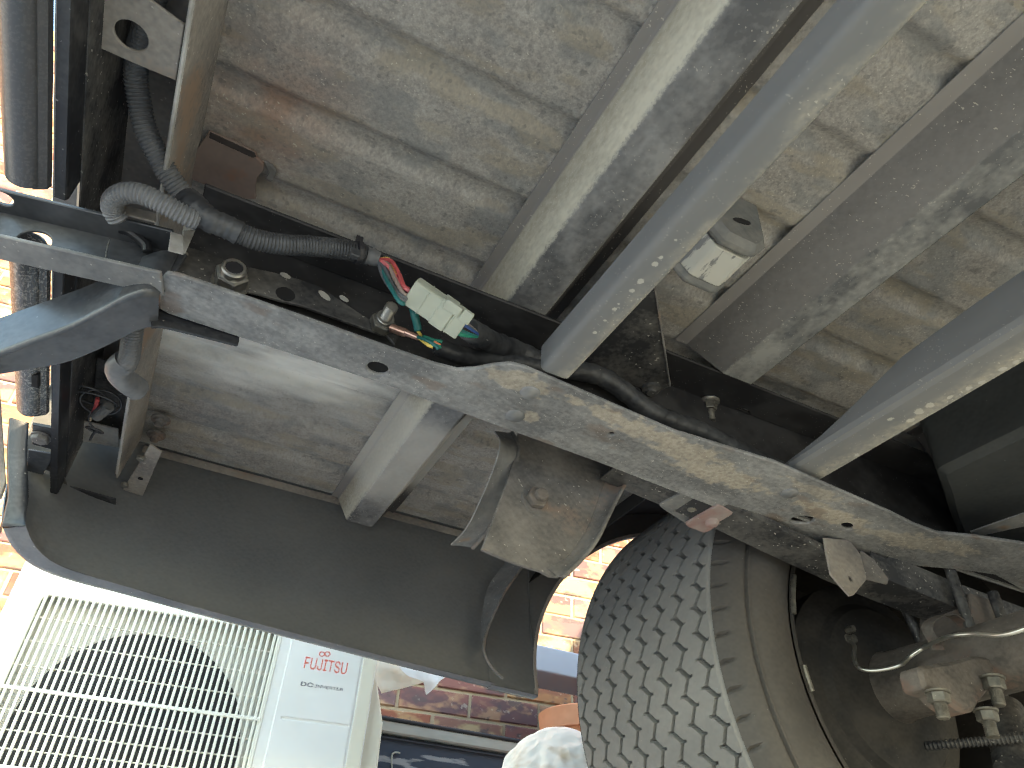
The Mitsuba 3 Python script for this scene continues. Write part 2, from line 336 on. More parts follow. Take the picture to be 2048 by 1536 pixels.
def spline(P, step):
    """Catmull-Rom through the points, resampled at about step."""
    P = np.array(P, float)
    Q = np.vstack([2 * P[0] - P[1], P, 2 * P[-1] - P[-2]])
    out = []
    for i in range(1, len(Q) - 2):
        t = np.linspace(0, 1, 24, endpoint=False)[:, None]
        a, b, c, d = Q[i - 1], Q[i], Q[i + 1], Q[i + 2]
        out.append(0.5 * (2 * b + (c - a) * t + (2 * a - 5 * b + 4 * c - d) * t ** 2 + (3 * b - a - 3 * c + d) * t ** 3))
    out = np.vstack(out + [P[-1:]])
    s = np.r_[0, np.cumsum(np.linalg.norm(np.diff(out, axis=0), axis=1))]
    n = max(2, int(s[-1] / step) + 1)
    w = np.linspace(0, s[-1], n)
    return np.c_[[np.interp(w, s, out[:, k]) for k in range(3)]].T, w


def tube(P, r, n=14, step=0.003, radius=None, flatten=None):
    """A round bar along the points; radius(w) gives the radius along the way."""
    C, w = spline(P, step)
    R = np.full(len(w), r) if radius is None else radius(w)
    d = np.gradient(C, axis=0)
    d /= np.linalg.norm(d, axis=1, keepdims=True)
    u = np.cross(d[0], [0.3, 0.2, 0.93])
    U = []
    for k in range(len(C)):
        u = u - d[k] * (u @ d[k])
        u /= np.linalg.norm(u)
        U.append(u)
    U = np.array(U)
    W = np.cross(d, U)
    a = np.arange(n) * 2 * np.pi / n
    V = C[:, None] + R[:, None, None] * (np.cos(a)[None, :, None] * U[:, None] + np.sin(a)[None, :, None] * W[:, None])
    m = len(C)
    i, j = np.meshgrid(np.arange(m - 1), np.arange(n), indexing='ij')
    A, B, Cc, D = i * n + j, i * n + (j + 1) % n, (i + 1) * n + (j + 1) % n, (i + 1) * n + j
    F = np.vstack([np.c_[A.ravel(), B.ravel(), Cc.ravel()], np.c_[A.ravel(), Cc.ravel(), D.ravel()]])
    V = np.vstack([V.reshape(-1, 3), C[:1], C[-1:]])
    k = np.arange(n)
    F = np.vstack([F, np.c_[(k + 1) % n, k, k * 0 + m * n], np.c_[(m - 1) * n + k, (m - 1) * n + (k + 1) % n, k * 0 + m * n + 1]])
    return trimesh.Trimesh(V, F, process=False)


def conduit(P, r, pitch=0.0031, depth=0.0011, start=0.0):
    return tube(P, r, 20, pitch / 7, lambda w: r - depth * (0.5 + 0.5 * np.clip(1.8 * np.cos(2 * np.pi * w / pitch + start), -1, 1)))


def frame(axis):
    a = np.array(axis, float)
    a /= np.linalg.norm(a)
    u = np.cross(a, [0.31, 0.17, 0.93] if abs(a[2]) < 0.9 else [1, 0.1, 0])
    u /= np.linalg.norm(u)
    return u, np.cross(a, u), a


def lathe(o, axis, prof, n=28, turn=0.0):
    """Turns a profile of (distance along the axis, radius) points; n = 6 makes a hexagon."""
    u, v, a = frame(axis)
    ang = turn + np.arange(n) * 2 * np.pi / n
    V = [np.array(o) + z * a + r * (np.cos(t) * u + np.sin(t) * v) for z, r in prof for t in ang]
    m = len(prof)
    F = []
    for i in range(m - 1):
        for j in range(n):
            A, B, C, D = i * n + j, i * n + (j + 1) % n, (i + 1) * n + (j + 1) % n, (i + 1) * n + j
            F += [[A, B, C], [A, C, D]]
    V += [np.array(o) + prof[0][0] * a, np.array(o) + prof[-1][0] * a]
    for j in range(n):
        F += [[(j + 1) % n, j, m * n], [(m - 1) * n + j, (m - 1) * n + (j + 1) % n, m * n + 1]]
    return trimesh.Trimesh(np.array(V), np.array(F), process=False)


def hexnut(o, axis, af, h, turn=0.3):
    r = af / math.sqrt(3)
    return lathe(o, axis, [(0, r * 0.93), (h * 0.12, r), (h * 0.86, r), (h, r * 0.88)], 6, turn)


def thread(o, axis, r, length, pitch=0.0015):
    prof, z = [(0, r)], 0.0
    while z < length - pitch:
        prof += [(z + pitch * 0.5, r * 0.86), (z + pitch, r)]
        z += pitch
    prof += [(length, r * 0.8)]
    return lathe(o, axis, prof, 20)


def washer(o, axis, r, t=0.0015):
    return lathe(o, axis, [(0, r), (t * 0.7, r), (t, r * 0.95)], 26)


def box(a, b, c=0.001):
    a, b = np.minimum(a, b), np.maximum(a, b)
    return plate([(a[0], a[1]), (b[0], a[1]), (b[0], b[1]), (a[0], b[1])], b[2] - a[2], (0, 0, a[2]), c=c)


def sheet(rows):
    """A surface through rows of points, given thickness 1.5 mm."""
    G = np.array(rows, float)
    m, n = G.shape[:2]
    du, dv = np.gradient(G, axis=0), np.gradient(G, axis=1)
    nn = np.cross(du, dv)
    nn /= np.maximum(np.linalg.norm(nn, axis=2, keepdims=True), 1e-9)
    V = np.vstack([G.reshape(-1, 3), (G + 0.0015 * nn).reshape(-1, 3)])
    i, j = np.meshgrid(np.arange(m - 1), np.arange(n - 1), indexing='ij')
    A, B, C, D = (i * n + j).ravel(), (i * n + j + 1).ravel(), ((i + 1) * n + j + 1).ravel(), ((i + 1) * n + j).ravel()
    F = [np.c_[A, C, B], np.c_[A, D, C], np.c_[A, B, C] + m * n, np.c_[A, C, D] + m * n]
    edge = np.r_[np.arange(n), np.arange(1, m) * n + n - 1, (m - 1) * n + np.arange(n - 2, -1, -1), np.arange(m - 2, 0, -1) * n]
    e2 = np.roll(edge, -1)
    F += [np.c_[edge, e2, e2 + m * n], np.c_[edge, e2 + m * n, edge + m * n]]
    return trimesh.Trimesh(V, np.vstack(F), process=False)


def bend(P, n=24):
    C, w = spline(P, 0.002)
    t = np.linspace(0, w[-1], n)
    return np.c_[[np.interp(t, w, C[:, k]) for k in range(3)]].T



X, Y, Z = np.eye(3)
TR = TRUCK
labels[TRUCK] = {'label': 'dusty old pickup truck seen from underneath, chassis rail, floor beams and rear wheel in view', 'category': 'pickup truck'}

# ---------------------------------------------------------------- ground
s = 60.0
scene['driveway'] = mikit.ply(trimesh.Trimesh([[-s, -s, GROUND], [s, -s, GROUND], [s, s, GROUND], [-s, s, GROUND]], [[0, 1, 2], [0, 2, 3]], process=False), 'concrete')
labels['driveway'] = {'label': 'grey concrete driveway under the pickup truck', 'category': 'driveway', 'kind': 'structure'}

# ---------------------------------------------------------------- truck: load bed floor
FLOOR = 0.57


def ribbed(y0, y1, x0, x1):
    ys = np.arange(y0, y1 + 1e-6, 0.003)
    ph = ((ys - 0.236 + 0.0475) % 0.095) - 0.0475
    zz = FLOOR + 0.009 * np.exp(-(ph / 0.012) ** 4)
    xs = np.linspace(x0, x1, 40)
    G = np.zeros((len(xs), len(ys), 3))
    G[..., 0], G[..., 1] = xs[:, None], ys[None]
    G[..., 2] = zz[None] + 0.0025 * (meshkit.fbm(G * 9.0 + 3, 3) - 0.5)
    return sheet(G)


part('bed_floor', [ribbed(-0.62, 0.62, -0.099, 1.62), ribbed(0.62, 1.083, -0.099, 0.47), ribbed(-1.083, -0.62, -0.099, 1.62), flat([(0.4705, 0.622), (0.60, 0.622), (0.60, 1.13), (0.4705, 1.13)], 0.577, 0.035), flat([(1.26, 0.61), (1.72, 0.61), (1.72, 1.13), (1.26, 1.13)], 0.588, 0.004), flat([(0.47, 0.585), (1.62, 0.585), (1.62, 0.68), (0.47, 0.68)], 0.5795, 0.02)], 'floor_metal', True, label='mottled grey ribbed metal floor of the load bed')
part('floor_lip', [plate([(-0.09, 0.560), (0.45, 0.560), (0.45, 0.572), (-0.09, 0.572)], 0.002, (0, 1.087, 0), X, Z)], 'sill_metal')
part('floor_edge', flat([(-0.16, 1.075), (0.4695, 1.075), (0.4695, 1.135), (-0.16, 1.135)], 0.577, 0.03), 'panel_paint')
pd = [at(u, v, z=0.566)[:2] for u, v in [(418, 262), (470, 282), (512, 306), (513, 314), (528, 326), (527, 340), (515, 352), (511, 372), (512, 396), (470, 398), (420, 372), (362, 345)]]
part('floor_patch', flat(pd, 0.564, 0.004), 'rust_plate', label='rust brown plate at the corner of the bed floor')
part('floor_slot_shade', flat([at(u, v, z=0.5635)[:2] for u, v in [(420, 264), (510, 306), (512, 314), (505, 316), (418, 276)]], 0.5635, 0.0006), 'slot_dark')  # dark sheet standing in for the shade of an open slot
pd = [at(u, v, z=0.566)[:2] for u, v in [(528, 322), (545, 330), (553, 343), (546, 362), (531, 357), (538, 345)]]
part('floor_patch', flat(pd, 0.565, 0.003), 'rusty_steel')


def hat(xs, zb, y0, y1, rs=None):
    a, b, c, d = xs
    rs = rs or c - b
    prof = round_poly([(a, 0.5675), (b, 0.5675), (c, zb), (d, zb), (d + rs, 0.5675), (d + rs + (b - a), 0.5675), (d + rs + (b - a), 0.5695), (a, 0.5695)], 0.0022, 3)
    return across(prof, y0, y1, 0.0008)


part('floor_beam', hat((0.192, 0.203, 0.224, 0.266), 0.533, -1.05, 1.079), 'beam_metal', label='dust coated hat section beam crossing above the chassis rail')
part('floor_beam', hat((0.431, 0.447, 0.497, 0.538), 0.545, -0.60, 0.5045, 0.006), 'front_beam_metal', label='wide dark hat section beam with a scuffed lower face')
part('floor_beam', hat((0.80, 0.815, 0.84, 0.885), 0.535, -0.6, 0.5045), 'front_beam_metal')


def pressed(x0, x1, z0, z1, r, y0, y1):
    return across(round_poly([(x0, z1), (x0, z0), (x1, z0), (x1, z1)], r, 6), y0, y1, 0.0008)


part('cross_member', pressed(0.2435, 0.2738, 0.4245, 0.4565, 0.0065, -0.47, 0.4715), 'tube_metal', 30, label='grey chassis cross tube with stone chips along its front edge')
pts = [(0.564, 0.52), (0.5565, 0.474), (0.5565, 0.436), (0.562, 0.4305), (0.5995, 0.4305), (0.601, 0.434), (0.601, 0.52)]
rows = []
for y, zt in ((0.494, 0.4315), (0.44, 0.443), (0.40, 0.452), (0.33, 0.470), (0.25, 0.474), (0.0, 0.478), (-0.49, 0.478)):
    zt = max(zt, 0.437)
    rows.append([(0.5565, y, zt), (0.5558, y, 0.4365 if zt > 0.44 else 0.4350), (0.5575, y, 0.4322), (0.562, y, 0.4305), (0.598, y, 0.4305), (0.6005, y, 0.4325), (0.601, y, zt), (0.5565, y, zt)])
G = np.array(rows)
part('cross_member', [sheet(G[:, ::-1])], 'front_tube_metal', 18, label='tapering grey cross member with scraped mud along its lower edge')

# ---------------------------------------------------------------- truck: chassis rail
RZ, RT, YI, YO = 0.42, 0.532, 0.507, 0.560
low = [(-0.078, YO)] + [at(u, v, z=RZ)[:2] for u, v in [(775, 772), (940, 833), (1200, 927), (1293, 963), (1439, 1019), (1500, 1036), (1647, 1089), (1744, 1119), (1814, 1131), (1919, 1140), (1989, 1150), (2048, 1190)]]
upp = [at(u, v, z=RZ)[:2] for u, v in [(2048, 1088), (1954, 1074), (1877, 1067), (1828, 1049), (1779, 1024), (1723, 1000), (1552, 925.6), (1351, 864), (1146, 776), (1090, 752), (1050, 735), (1020, 728), (985, 731), (950, 738), (913, 740), (869, 729), (780, 698), (693, 667), (514, 604)]]
low[-1] = np.array([1.03, 0.555])
low.insert(1, np.array([0.02, 0.5605]))
ol = np.array(low + [np.array([1.5, 0.55]), np.array([1.5, 0.47])] + upp + [np.array([-0.078, YI])])
k0, k1 = ol[0], ol[-1]
ol = np.vstack([[-0.068, YO + 0.0005], ol[1:-1], [-0.068, YI - 0.0005], [-0.0755, YI + 0.002], [-0.0785, YI + 0.009], [-0.0785, YO - 0.009], [-0.0755, YO - 0.002]])
ctr = [at(u, v, z=RZ) for u, v in [(755, 738), (1223, 868), (1605, 1040), (1695, 1053)]]
holes = [oval(ctr[0][0], ctr[0][1], 0.0098, 0.0088, 28), oval(ctr[1][0], ctr[1][1], 0.0026), oval(ctr[2][0], ctr[2][1], 0.0125, 0.0085, 28, -0.35, 3.2), oval(ctr[3][0], ctr[3][1], 0.010, 0.0055, 24, 0.3)]
bottom = flat(ol, RZ, 0.0045, holes, 0.0014)
web = upright([(-0.078, RZ + 0.002), (1.5, RZ + 0.002), (1.5, 0.552), (0.412, 0.552), (0.412, RT), (-0.078, RT)], YO - 0.004, 0.004, [oval(at(718, 526, y=0.557)[0], at(718, 526, y=0.557)[2], 0.0145, 0.0140)], 0.0008)
top = flat([(-0.078, YI), (0.412, YI), (0.412, YO - 0.0045), (-0.078, YO - 0.0045)], RT - 0.004, 0.004, c=0.0012)
b1, b2 = at(1418, 800, z=0.549), at(1482, 826, z=0.549)
top2 = flat([(0.4125, YI), (1.5, YI), (1.5, YO - 0.0045), (0.4125, YO - 0.0045)], 0.548, 0.004, [oval(b2[0], b2[1] - 0.002, 0.011, 0.0075, 20, 0.2)], 0.0012)
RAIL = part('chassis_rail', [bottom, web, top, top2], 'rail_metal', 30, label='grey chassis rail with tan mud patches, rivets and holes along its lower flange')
for u, v, r in [(1060, 785, 0.0098), (1030, 831, 0.0098), (1579, 986, 0.0098)]:
    p = at(u, v, z=RZ)
    sub(RAIL, 'rivet', lathe(p + [0, 0, 0.001], -Z, [(0, r), (0.0015, r * 0.99), (0.003, r * 0.88), (0.0043, r * 0.62), (0.005, r * 0.3), (0.0052, r * 0.05)], 28), 'rivet_steel', 40)
# opposite rail, plain
part('chassis_rail', along([(-0.56, 0.42), (-0.507, 0.42), (-0.507, 0.424), (-0.556, 0.424), (-0.556, 0.528), (-0.507, 0.528), (-0.507, 0.532), (-0.56, 0.532)], -0.08, 1.5), 'grey_steel')
# bolts hanging from the upper flange
BM = part('body_mount', [washer(b1 + [0, 0, -0.002], -Z, 0.0125, 0.002), lathe(b1 + [0, 0, -0.004], -Z, [(0, 0.0105), (0.002, 0.0105)], 24)], 'zinc')
sub(BM, 'nut', hexnut(b1 + [0, 0, -0.006], -Z, 0.0145, 0.009), 'dull_zinc', 20)
sub(BM, 'stud', thread(b1 + [0, 0, -0.014], -Z, 0.0046, 0.017), 'dull_zinc')
p = at(1302, 775, z=0.527)
BM = part('body_mount', lathe(p, -Z, [(0, 0.011), (0.004, 0.0105), (0.006, 0.006), (0.009, 0.0055)], 20), 'worn_paint')
part('gusset', flat([(0.292, 0.355), at(1313, 585, z=0.527)[:2], at(1332, 700, z=0.527)[:2], (0.444, 0.538), (0.436, 0.556), (0.292, 0.556)], 0.527, 0.003), 'worn_paint', label='dark gusset plate between the cross tube and the chassis rail')
e0, e1 = at(1312, 580, z=0.524), at(1341, 772, z=0.524)
dv = (e1 - e0)
part('gusset_flange', plate([(0, 0), (np.linalg.norm(dv), 0), (np.linalg.norm(dv), 0.006), (0, 0.006)], 0.002, e0 - [0.002, 0, 0.002], dv / np.linalg.norm(dv), Z), 'rusty_steel')
# drilled plate bolted inside the rail
yp = 0.541
po = [at(u, v, y=yp)[[0, 2]] for u, v in [(330, 478), (400, 500), (490, 532), (545, 543), (600, 558), (640, 572), (690, 606), (745, 642), (790, 662), (800, 668)]]
pl = [at(u, v, y=yp)[[0, 2]] for u, v in [(790, 690), (775, 668 + 4), (693, 643), (605, 611), (560, 600), (520, 588), (470, 577), (426, 567), (330, 540)]]
ph = []
for u, v, ru, rv, tn in [(571, 551, 0.0055, 0.0028, 0.2), (649, 591, 0.0075, 0.003, 0.75), (688, 597, 0.0052, 0.0026, 0.5)]:
    q = at(u, v, y=yp)
    ph.append(oval(q[0], q[2], ru, rv, 18, -tn * 0.4))
RP = part('rail_bracket', upright(np.array(po + pl), yp, 0.004, c=0.0008), 'worn_paint', label='black drilled bracket plate bolted inside the chassis rail')
for u, v, ru, rv, tn in [(571, 551, 0.0052, 0.0030, 0.2), (649, 591, 0.0072, 0.0034, 0.75), (688, 597, 0.0050, 0.0029, 0.5)]:
    q = at(u, v, y=yp)
    sub(RP, 'painted_slot', plate(oval(q[0], q[2], ru, rv, 18, -tn * 0.7), 0.0012, (0, yp + 0.0008, 0), X, Z), 'weathered_strap')  # pale ovals painted where open slots show bright
q = at(571, 588, y=yp)
sub(RP, 'bolt_hole', plate(oval(q[0], q[2], 0.009, 0.008), 0.001, (0, yp + 0.0007, 0), X, Z), 'dark_void')
q = at(460, 565, y=yp)
sub(RP, 'lock_nut', [hexnut(q, -Y, 0.0255, 0.015, 0.15), lathe(q - [0, 0.0148, 0], -Y, [(0, 0.0112), (0.005, 0.0108), (0.0065, 0.0095), (0.0068, 0.0075), (0.004, 0.0072)], 30)], 'zinc', 20, label='bright steel lock nut with a black insert')
sub(RP, 'lock_nut_insert', lathe(q - [0, 0.0190, 0], -Y, [(0, 0.0076), (0.0012, 0.0072)], 24), 'wire_dark')
sub(RP, 'washer', washer(q + [0, 0.0015, 0], -Y, 0.0165, 0.002), 'dull_zinc')
q2 = at(762, 652, y=yp)
sub(RP, 'nut', hexnut(q2, -Y, 0.0215, 0.0105, 0.2), 'dull_zinc', 20)
sub(RP, 'spring_washer', lathe(q2 - [0, 0.0105, 0], -Y, [(0, 0.0088), (0.003, 0.0088), (0.0036, 0.0078)], 24), 'zinc')
sub(RP, 'stud', thread(q2 - [0, 0.0125, 0], -Y, 0.0062, 0.019, 0.0026), 'zinc', label='bright threaded stud end')

# ---------------------------------------------------------------- truck: rear end, sill, bumper
SX = -0.106
part('rear_sill', plate([(0, 0), (2.12, 0), (2.12, 0.072), (0, 0.072)], 0.003, (SX, -1.06, 0.4985), Y, np.array([0.008, 0, 0.07]) / np.hypot(0.008, 0.07), c=0.0012), 'sill_metal', label='brown rear cross sill standing edge down behind the bed floor')
part('sill_edge', tube([(SX + 0.0008, -1.0, 0.4988), (SX + 0.0008, 0.42, 0.4988), (SX + 0.0008, 1.045, 0.4988)], 0.0019, 8, 0.05), 'weathered_strap')
part('sill_roof', flat([(-0.1635, -1.06), (-0.06, -1.06), (-0.06, 1.06), (-0.1635, 1.06)], 0.5795, 0.003), 'sill_metal')
EBX = at(110, 300, z=0.449)[0]
CUT0, CUT1 = at(112, 396, z=0.449)[1], 0.556
part('end_panel', across([(-0.1604, 0.475), (-0.1590, 0.475), (-0.1590, 0.579), (-0.1604, 0.579)], -1.05, 1.04), 'worn_paint')
part('end_bar', across([(EBX, 0.449), (-0.1615, 0.449), (-0.1600, 0.452), (-0.1600, 0.58), (-0.1640, 0.58), (EBX - 0.0004, 0.458)], CUT1, 1.045), 'black_paint')
part('end_bar', across([(EBX, 0.449), (-0.1615, 0.449), (-0.1600, 0.452), (-0.1600, 0.58), (-0.1640, 0.58), (EBX - 0.0004, 0.458)], -1.05, CUT0), 'black_paint', label='black flat bar along the rear edge with chipped paint')
g = [at(u, v, z=0.5)[:2] for u, v in [(145, 92), (255, 128), (368, 166)]]
gh = at(262, 72, z=0.5)
part('sill_gusset', flat([(-0.160, 0.392), (-0.135, 0.3925), (-0.108, 0.392), (-0.108, 0.345), (-0.160, 0.330)], 0.5, 0.003, [oval(gh[0], gh[1], 0.0115, 0.0115)]), 'sill_metal', label='brown plate with a round hole across the rear sill channel')
part('sill_gusset', flat([(-0.158, -0.2), (-0.110, -0.2), (-0.110, 0.325), (-0.158, 0.300)], 0.555, 0.003), 'worn_paint')
# bumper tube
a = np.linspace(0, 2 * np.pi, 40, endpoint=False)
c0 = np.array([-0.1876, 0.447])
prof = np.c_[c0[0] + 0.0137 * np.cos(a), c0[1] + 0.0137 * np.sin(a)]
xs_ = at(104.5, 300, z=0.4475)[0]
step_ = [(-0.1795, 0.4372), (xs_ - 0.0012, 0.4425), (xs_, 0.4475), (xs_ - 0.0035, 0.452), (-0.180, 0.452)]
BC0, BC1 = at(50, 384, z=0.433)[1], 0.562
part('rear_bumper', [across(prof, -0.95, BC0, 0.003), across(step_, -0.95, BC0), across(prof, BC1, 0.832, 0.003), across(step_, BC1, 0.832)], 'speckled_plastic', 40, label='rounded black rear bumper speckled with dried mud')
q = at(70, 757, z=0.438)
part('bumper_slot_shade', box(q + [-0.005, -0.012, -0.0035], q + [0.0045, 0.012, 0.004]), 'dark_void')  # dark block in place of a cut slot, paints the shade inside it
# tow bar channel sitting inside the rail end
e = np.array([0.9836, -0.1804, 0.0])
nn = np.array([0.1804, 0.9836, 0.0])
P0 = np.array([-0.079, 0.506, 0.0])


def chan(outline, o, ex, ey, t, holes=()):
    return plate(outline, t, o, ex, ey, holes, 0.0008)


L = 0.34
wc = at(75, 482, y=0.553)
hs = (np.array([wc[0], wc[1], 0]) - P0) @ e
tc = at(-2, 392, y=0.535)
ts = (np.array([tc[0], tc[1], 0]) - P0) @ e
tn = (np.array([tc[0], tc[1], 0]) - P0) @ nn
bot = chan([(-L, 0), (0.0, 0), (0.0, 0.0275), (-L, 0.0275)], P0 + 0.4155 * Z, e, nn, 0.0035)
tp = chan([(-L, 0), (-0.006, 0), (-0.004, 0.018), (0.004, 0.0275), (-L, 0.0275)], P0 + 0.4625 * Z, e, nn, 0.0035, [oval(ts, min(0.019, max(0.009, tn)), 0.0085, 0.007)])
wb = chan([(-L, 0.4185), (0.0, 0.4185), (0.004, 0.463), (-L, 0.463)], P0 + 0.0275 * nn, e, Z, 0.0035, [oval(hs, 0.4395, 0.0125, 0.0125)])
TB = part('tow_bar', [tp, wb], 'blue_paint', label='blue black painted tow bar channel bolted into the end of the chassis rail')
q = at(250, 462, y=0.528)
sub(TB, 'lower_flange', bot, 'grey_steel', label='dull grey lower flange')
sub(TB, 'weld', tube([q + [-0.004, 0.002, 0.002], q + [0.004, 0, 0.001], q + [0.018, 0.0, -0.006], q + [0.022, 0.001, -0.012]], 0.0042, 10, 0.002, lambda w: 0.0042 + 0.0008 * np.sin(w * 1500)), 'black_paint')
sub(TB, 'crack_line', tube([at(219, 480, y=0.5335), at(214, 497, y=0.5335), at(211, 515, y=0.5335)], 0.0005, 6, 0.002), 'zinc')
# angled brace under the tow bar
zb = 0.405
zq = lambda u: float(np.interp(u, [0, 290, 318], [0.368, 0.406, 0.412]))
Bp = [at(u, v, z=zq(u)) for u, v in [(0, 748), (60, 738), (130, 725), (190, 702), (234, 681), (270, 662), (294, 655), (316, 653)]]
Cp = [at(u, v, z=zq(u)) for u, v in [(0, 706), (60, 684), (130, 658), (190, 627), (234, 603), (262, 592), (292, 585), (318, 590)]]
B1, C1 = np.array(Bp), np.array(Cp)
B1, C1 = np.vstack([B1[:1] + 3 * (B1[0] - B1[1]), B1]), np.vstack([C1[:1] + 3 * (C1[0] - C1[1]), C1])
nr = 8
rows = [B1 + 0.004 * Z, B1]
for t in np.linspace(0.15, 0.85, 5):
    rows.append(B1 * (1 - t) + C1 * t)
for k in range(nr + 1):
    th = k / nr * np.pi / 2
    dirn = (B1 - C1) / np.linalg.norm(B1 - C1, axis=1, keepdims=True)
    rows.append(C1 + 0.006 * (1 - math.sin(th)) * dirn + 0.006 * (1 - math.cos(th)) * Z)
rows += [C1 + 0.024 * Z, C1 + 0.050 * Z]
BR = part('tow_brace', sheet([np.array(bend(r, 40)) for r in np.array(rows)]), 'blue_paint', 40, label='satin black tow bar brace bent out towards the bumper corner')
yb = 0.5615
tl = [at(u, v, y=yb)[[0, 2]] for u, v in [(300, 580), (303, 654), (318, 652), (345, 657), (476, 690), (479, 678)]]
tl += [np.array([tl[-1][0] - 0.002, 0.4255]), np.array([tl[0][0], 0.44])]
part('tow_brace_foot', upright(round_poly(tl, 0.0015), yb, 0.0035), 'black_paint')
# tab below the tow bar
for quad in ([(245, 410), (312, 425), (312, 444), (246, 428)],):
    part('conduit_clip', plate([at(u, v, y=0.50)[[0, 2]] for u, v in quad], 0.002, (0, 0.502, 0), X, Z), 'sill_metal')
part('angle_tab', [plate([at(u, v, y=0.50)[[0, 2]] for u, v in [(342, 462), (367, 470), (367, 508), (336, 500)]], 0.002, (0, 0.502, 0), X, Z), plate([at(u, v, y=0.506)[[0, 2]] for u, v in [(367, 462), (391, 460), (370, 508), (366, 505)]], 0.002, (0, 0.507, 0), X, Z)], 'weathered_strap', label='small pale angle tab beside the taped harness')
# outboard end of the rear sill
ft = [at(u, v, z=0.4965)[:2] for u, v in [(226, 1012), (266, 1036), (323, 905), (300, 890)]]
part('sill_foot', flat(ft, 0.4965, 0.003), 'sill_metal')
for u, v in [(322, 838), (313, 868)]:
    q = at(u, v, z=0.560)
    part('sill_bolt', [washer(q, -Z, 0.013, 0.003), lathe(q + [0, 0, -0.003], -Z, [(0, 0.0095), (0.003, 0.009), (0.004, 0.006), (0.008, 0.0055)], 20)], 'rusty_steel')
for u, v in [(250, 968), (282, 915)]:
    q = at(u, v, z=0.4935)
    part('sill_screw', hexnut(q + [0, 0, 0.001], -Z, 0.009, 0.005), 'dull_zinc', 20)
q = at(281, 957, z=0.4955)
part('drain_hole', lathe(q, -Z, [(0, 0.0035), (0.0006, 0.0035)], 16), 'dark_void')
st = [at(u, v, z=0.527)[:2] for u, v in [(128, 834), (236, 860), (238, 896), (128, 876)]]
part('support_strap', flat(round_poly(st, 0.002), 0.527, 0.003), 'weathered_strap', label='pale grey strap across the rear sill channel')
part('corner_plate', flat([(-0.157, 0.86), (-0.109, 0.86), (-0.109, 1.045), (-0.157, 1.035)], 0.548, 0.003), 'worn_paint')
cp = [at(u, v, z=0.46)[:2] for u, v in [(58, 948), (92, 956), (96, 1000), (110, 1008), (226, 1030), (226, 1012), (128, 985), (110, 930), (60, 935)]]
part('corner_bracket', flat(cp, 0.47, 0.002), 'worn_paint')
q = at(83, 873, z=0.452)
part('bumper_bracket', flat(np.array([at(u, v, z=0.452)[:2] for u, v in [(64, 850), (103, 857), (103, 899), (64, 889)]]), 0.452, 0.004), 'black_paint', label='square black washer plate at the bumper end')
part('bumper_bolt', [hexnut(q, -Z, 0.017, 0.007), lathe(q + [0, 0, 0.0005], -Z, [(0, 0.0112), (0.002, 0.0112)], 24)], 'rusty_steel', 20, label='brown hexagon bolt head at the bumper end')
part('bumper_tab', flat([at(u, v, z=0.45)[:2] for u, v in [(56, 900), (104, 908), (100, 925), (86, 950), (54, 942)]], 0.45, 0.002), 'blue_paint', label='blue grey metal tab below the bumper bolt')
part('tow_tongue', plate(np.array([at(u, v, y=0.70)[[0, 2]] for u, v in [(-60, 760), (0, 778), (8, 900), (12, 960), (3, 988), (-60, 1010)]]), 0.01, (0, 0.71, 0), X, Z), 'sill_metal', label='brown end of a bracket at the left edge')
# coil of loose wire, spring and red wire hung in the sill channel
cc = at(194, 800, z=0.50)


def ring(c, r, squash, turn, tilt, ph=0.0, loops=1.0):
    t = np.linspace(0, 2 * np.pi * loops, int(26 * loops)) + ph
    return np.c_[c[0] + r * np.cos(t) * math.cos(turn) - r * squash * np.sin(t) * math.sin(turn), c[1] + r * np.cos(t) * math.sin(turn) + r * squash * np.sin(t) * math.cos(turn), c[2] + tilt * np.sin(t + 0.5) * r]


WC = part('wire_coil', [tube(ring(cc + [-0.002, 0.0, 0], 0.024, 0.9, 0.3, 0.25, 0.2, 1.1), 0.0013, 8, 0.002), tube(ring(cc + [0.004, 0.006, 0.002], 0.022, 1.0, 1.1, -0.2, 1.0, 1.2), 0.0013, 8, 0.002), tube(ring(cc + [-0.012, -0.006, 0.004], 0.018, 1.1, 0.5, 0.3, 2.0, 0.8), 0.0013, 8, 0.002),
                        tube([cc + [-0.004, 0.02, 0], cc + [-0.006, 0.045, -0.004], cc + [0.004, 0.062, -0.006], cc + [0.004, 0.066, -0.006]], 0.0011, 8, 0.002), tube(ring(cc + [0.002, 0.064, -0.005], 0.010, 0.5, 0.3, 0.1, 0, 1.0), 0.0014, 8, 0.002), tube([cc + [0.006, 0.06, -0.006], cc + [0.002, 0.07, -0.007], cc + [-0.001, 0.086, -0.008]], 0.0016, 8, 0.002)], 'black_plastic', True, label='loose coil of thin black wire in the rear sill channel')
sub(WC, 'red_wire', tube([at(195, 797, z=0.497), at(192, 812, z=0.496), at(186, 828, z=0.496)], 0.0026, 10, 0.002), 'wire_red')
sub(WC, 'coil_spring', conduit([at(218, 812, z=0.494), at(205, 822, z=0.492), at(193, 832, z=0.491)], 0.0072, 0.0024, 0.0018), 'conduit_plastic', True)

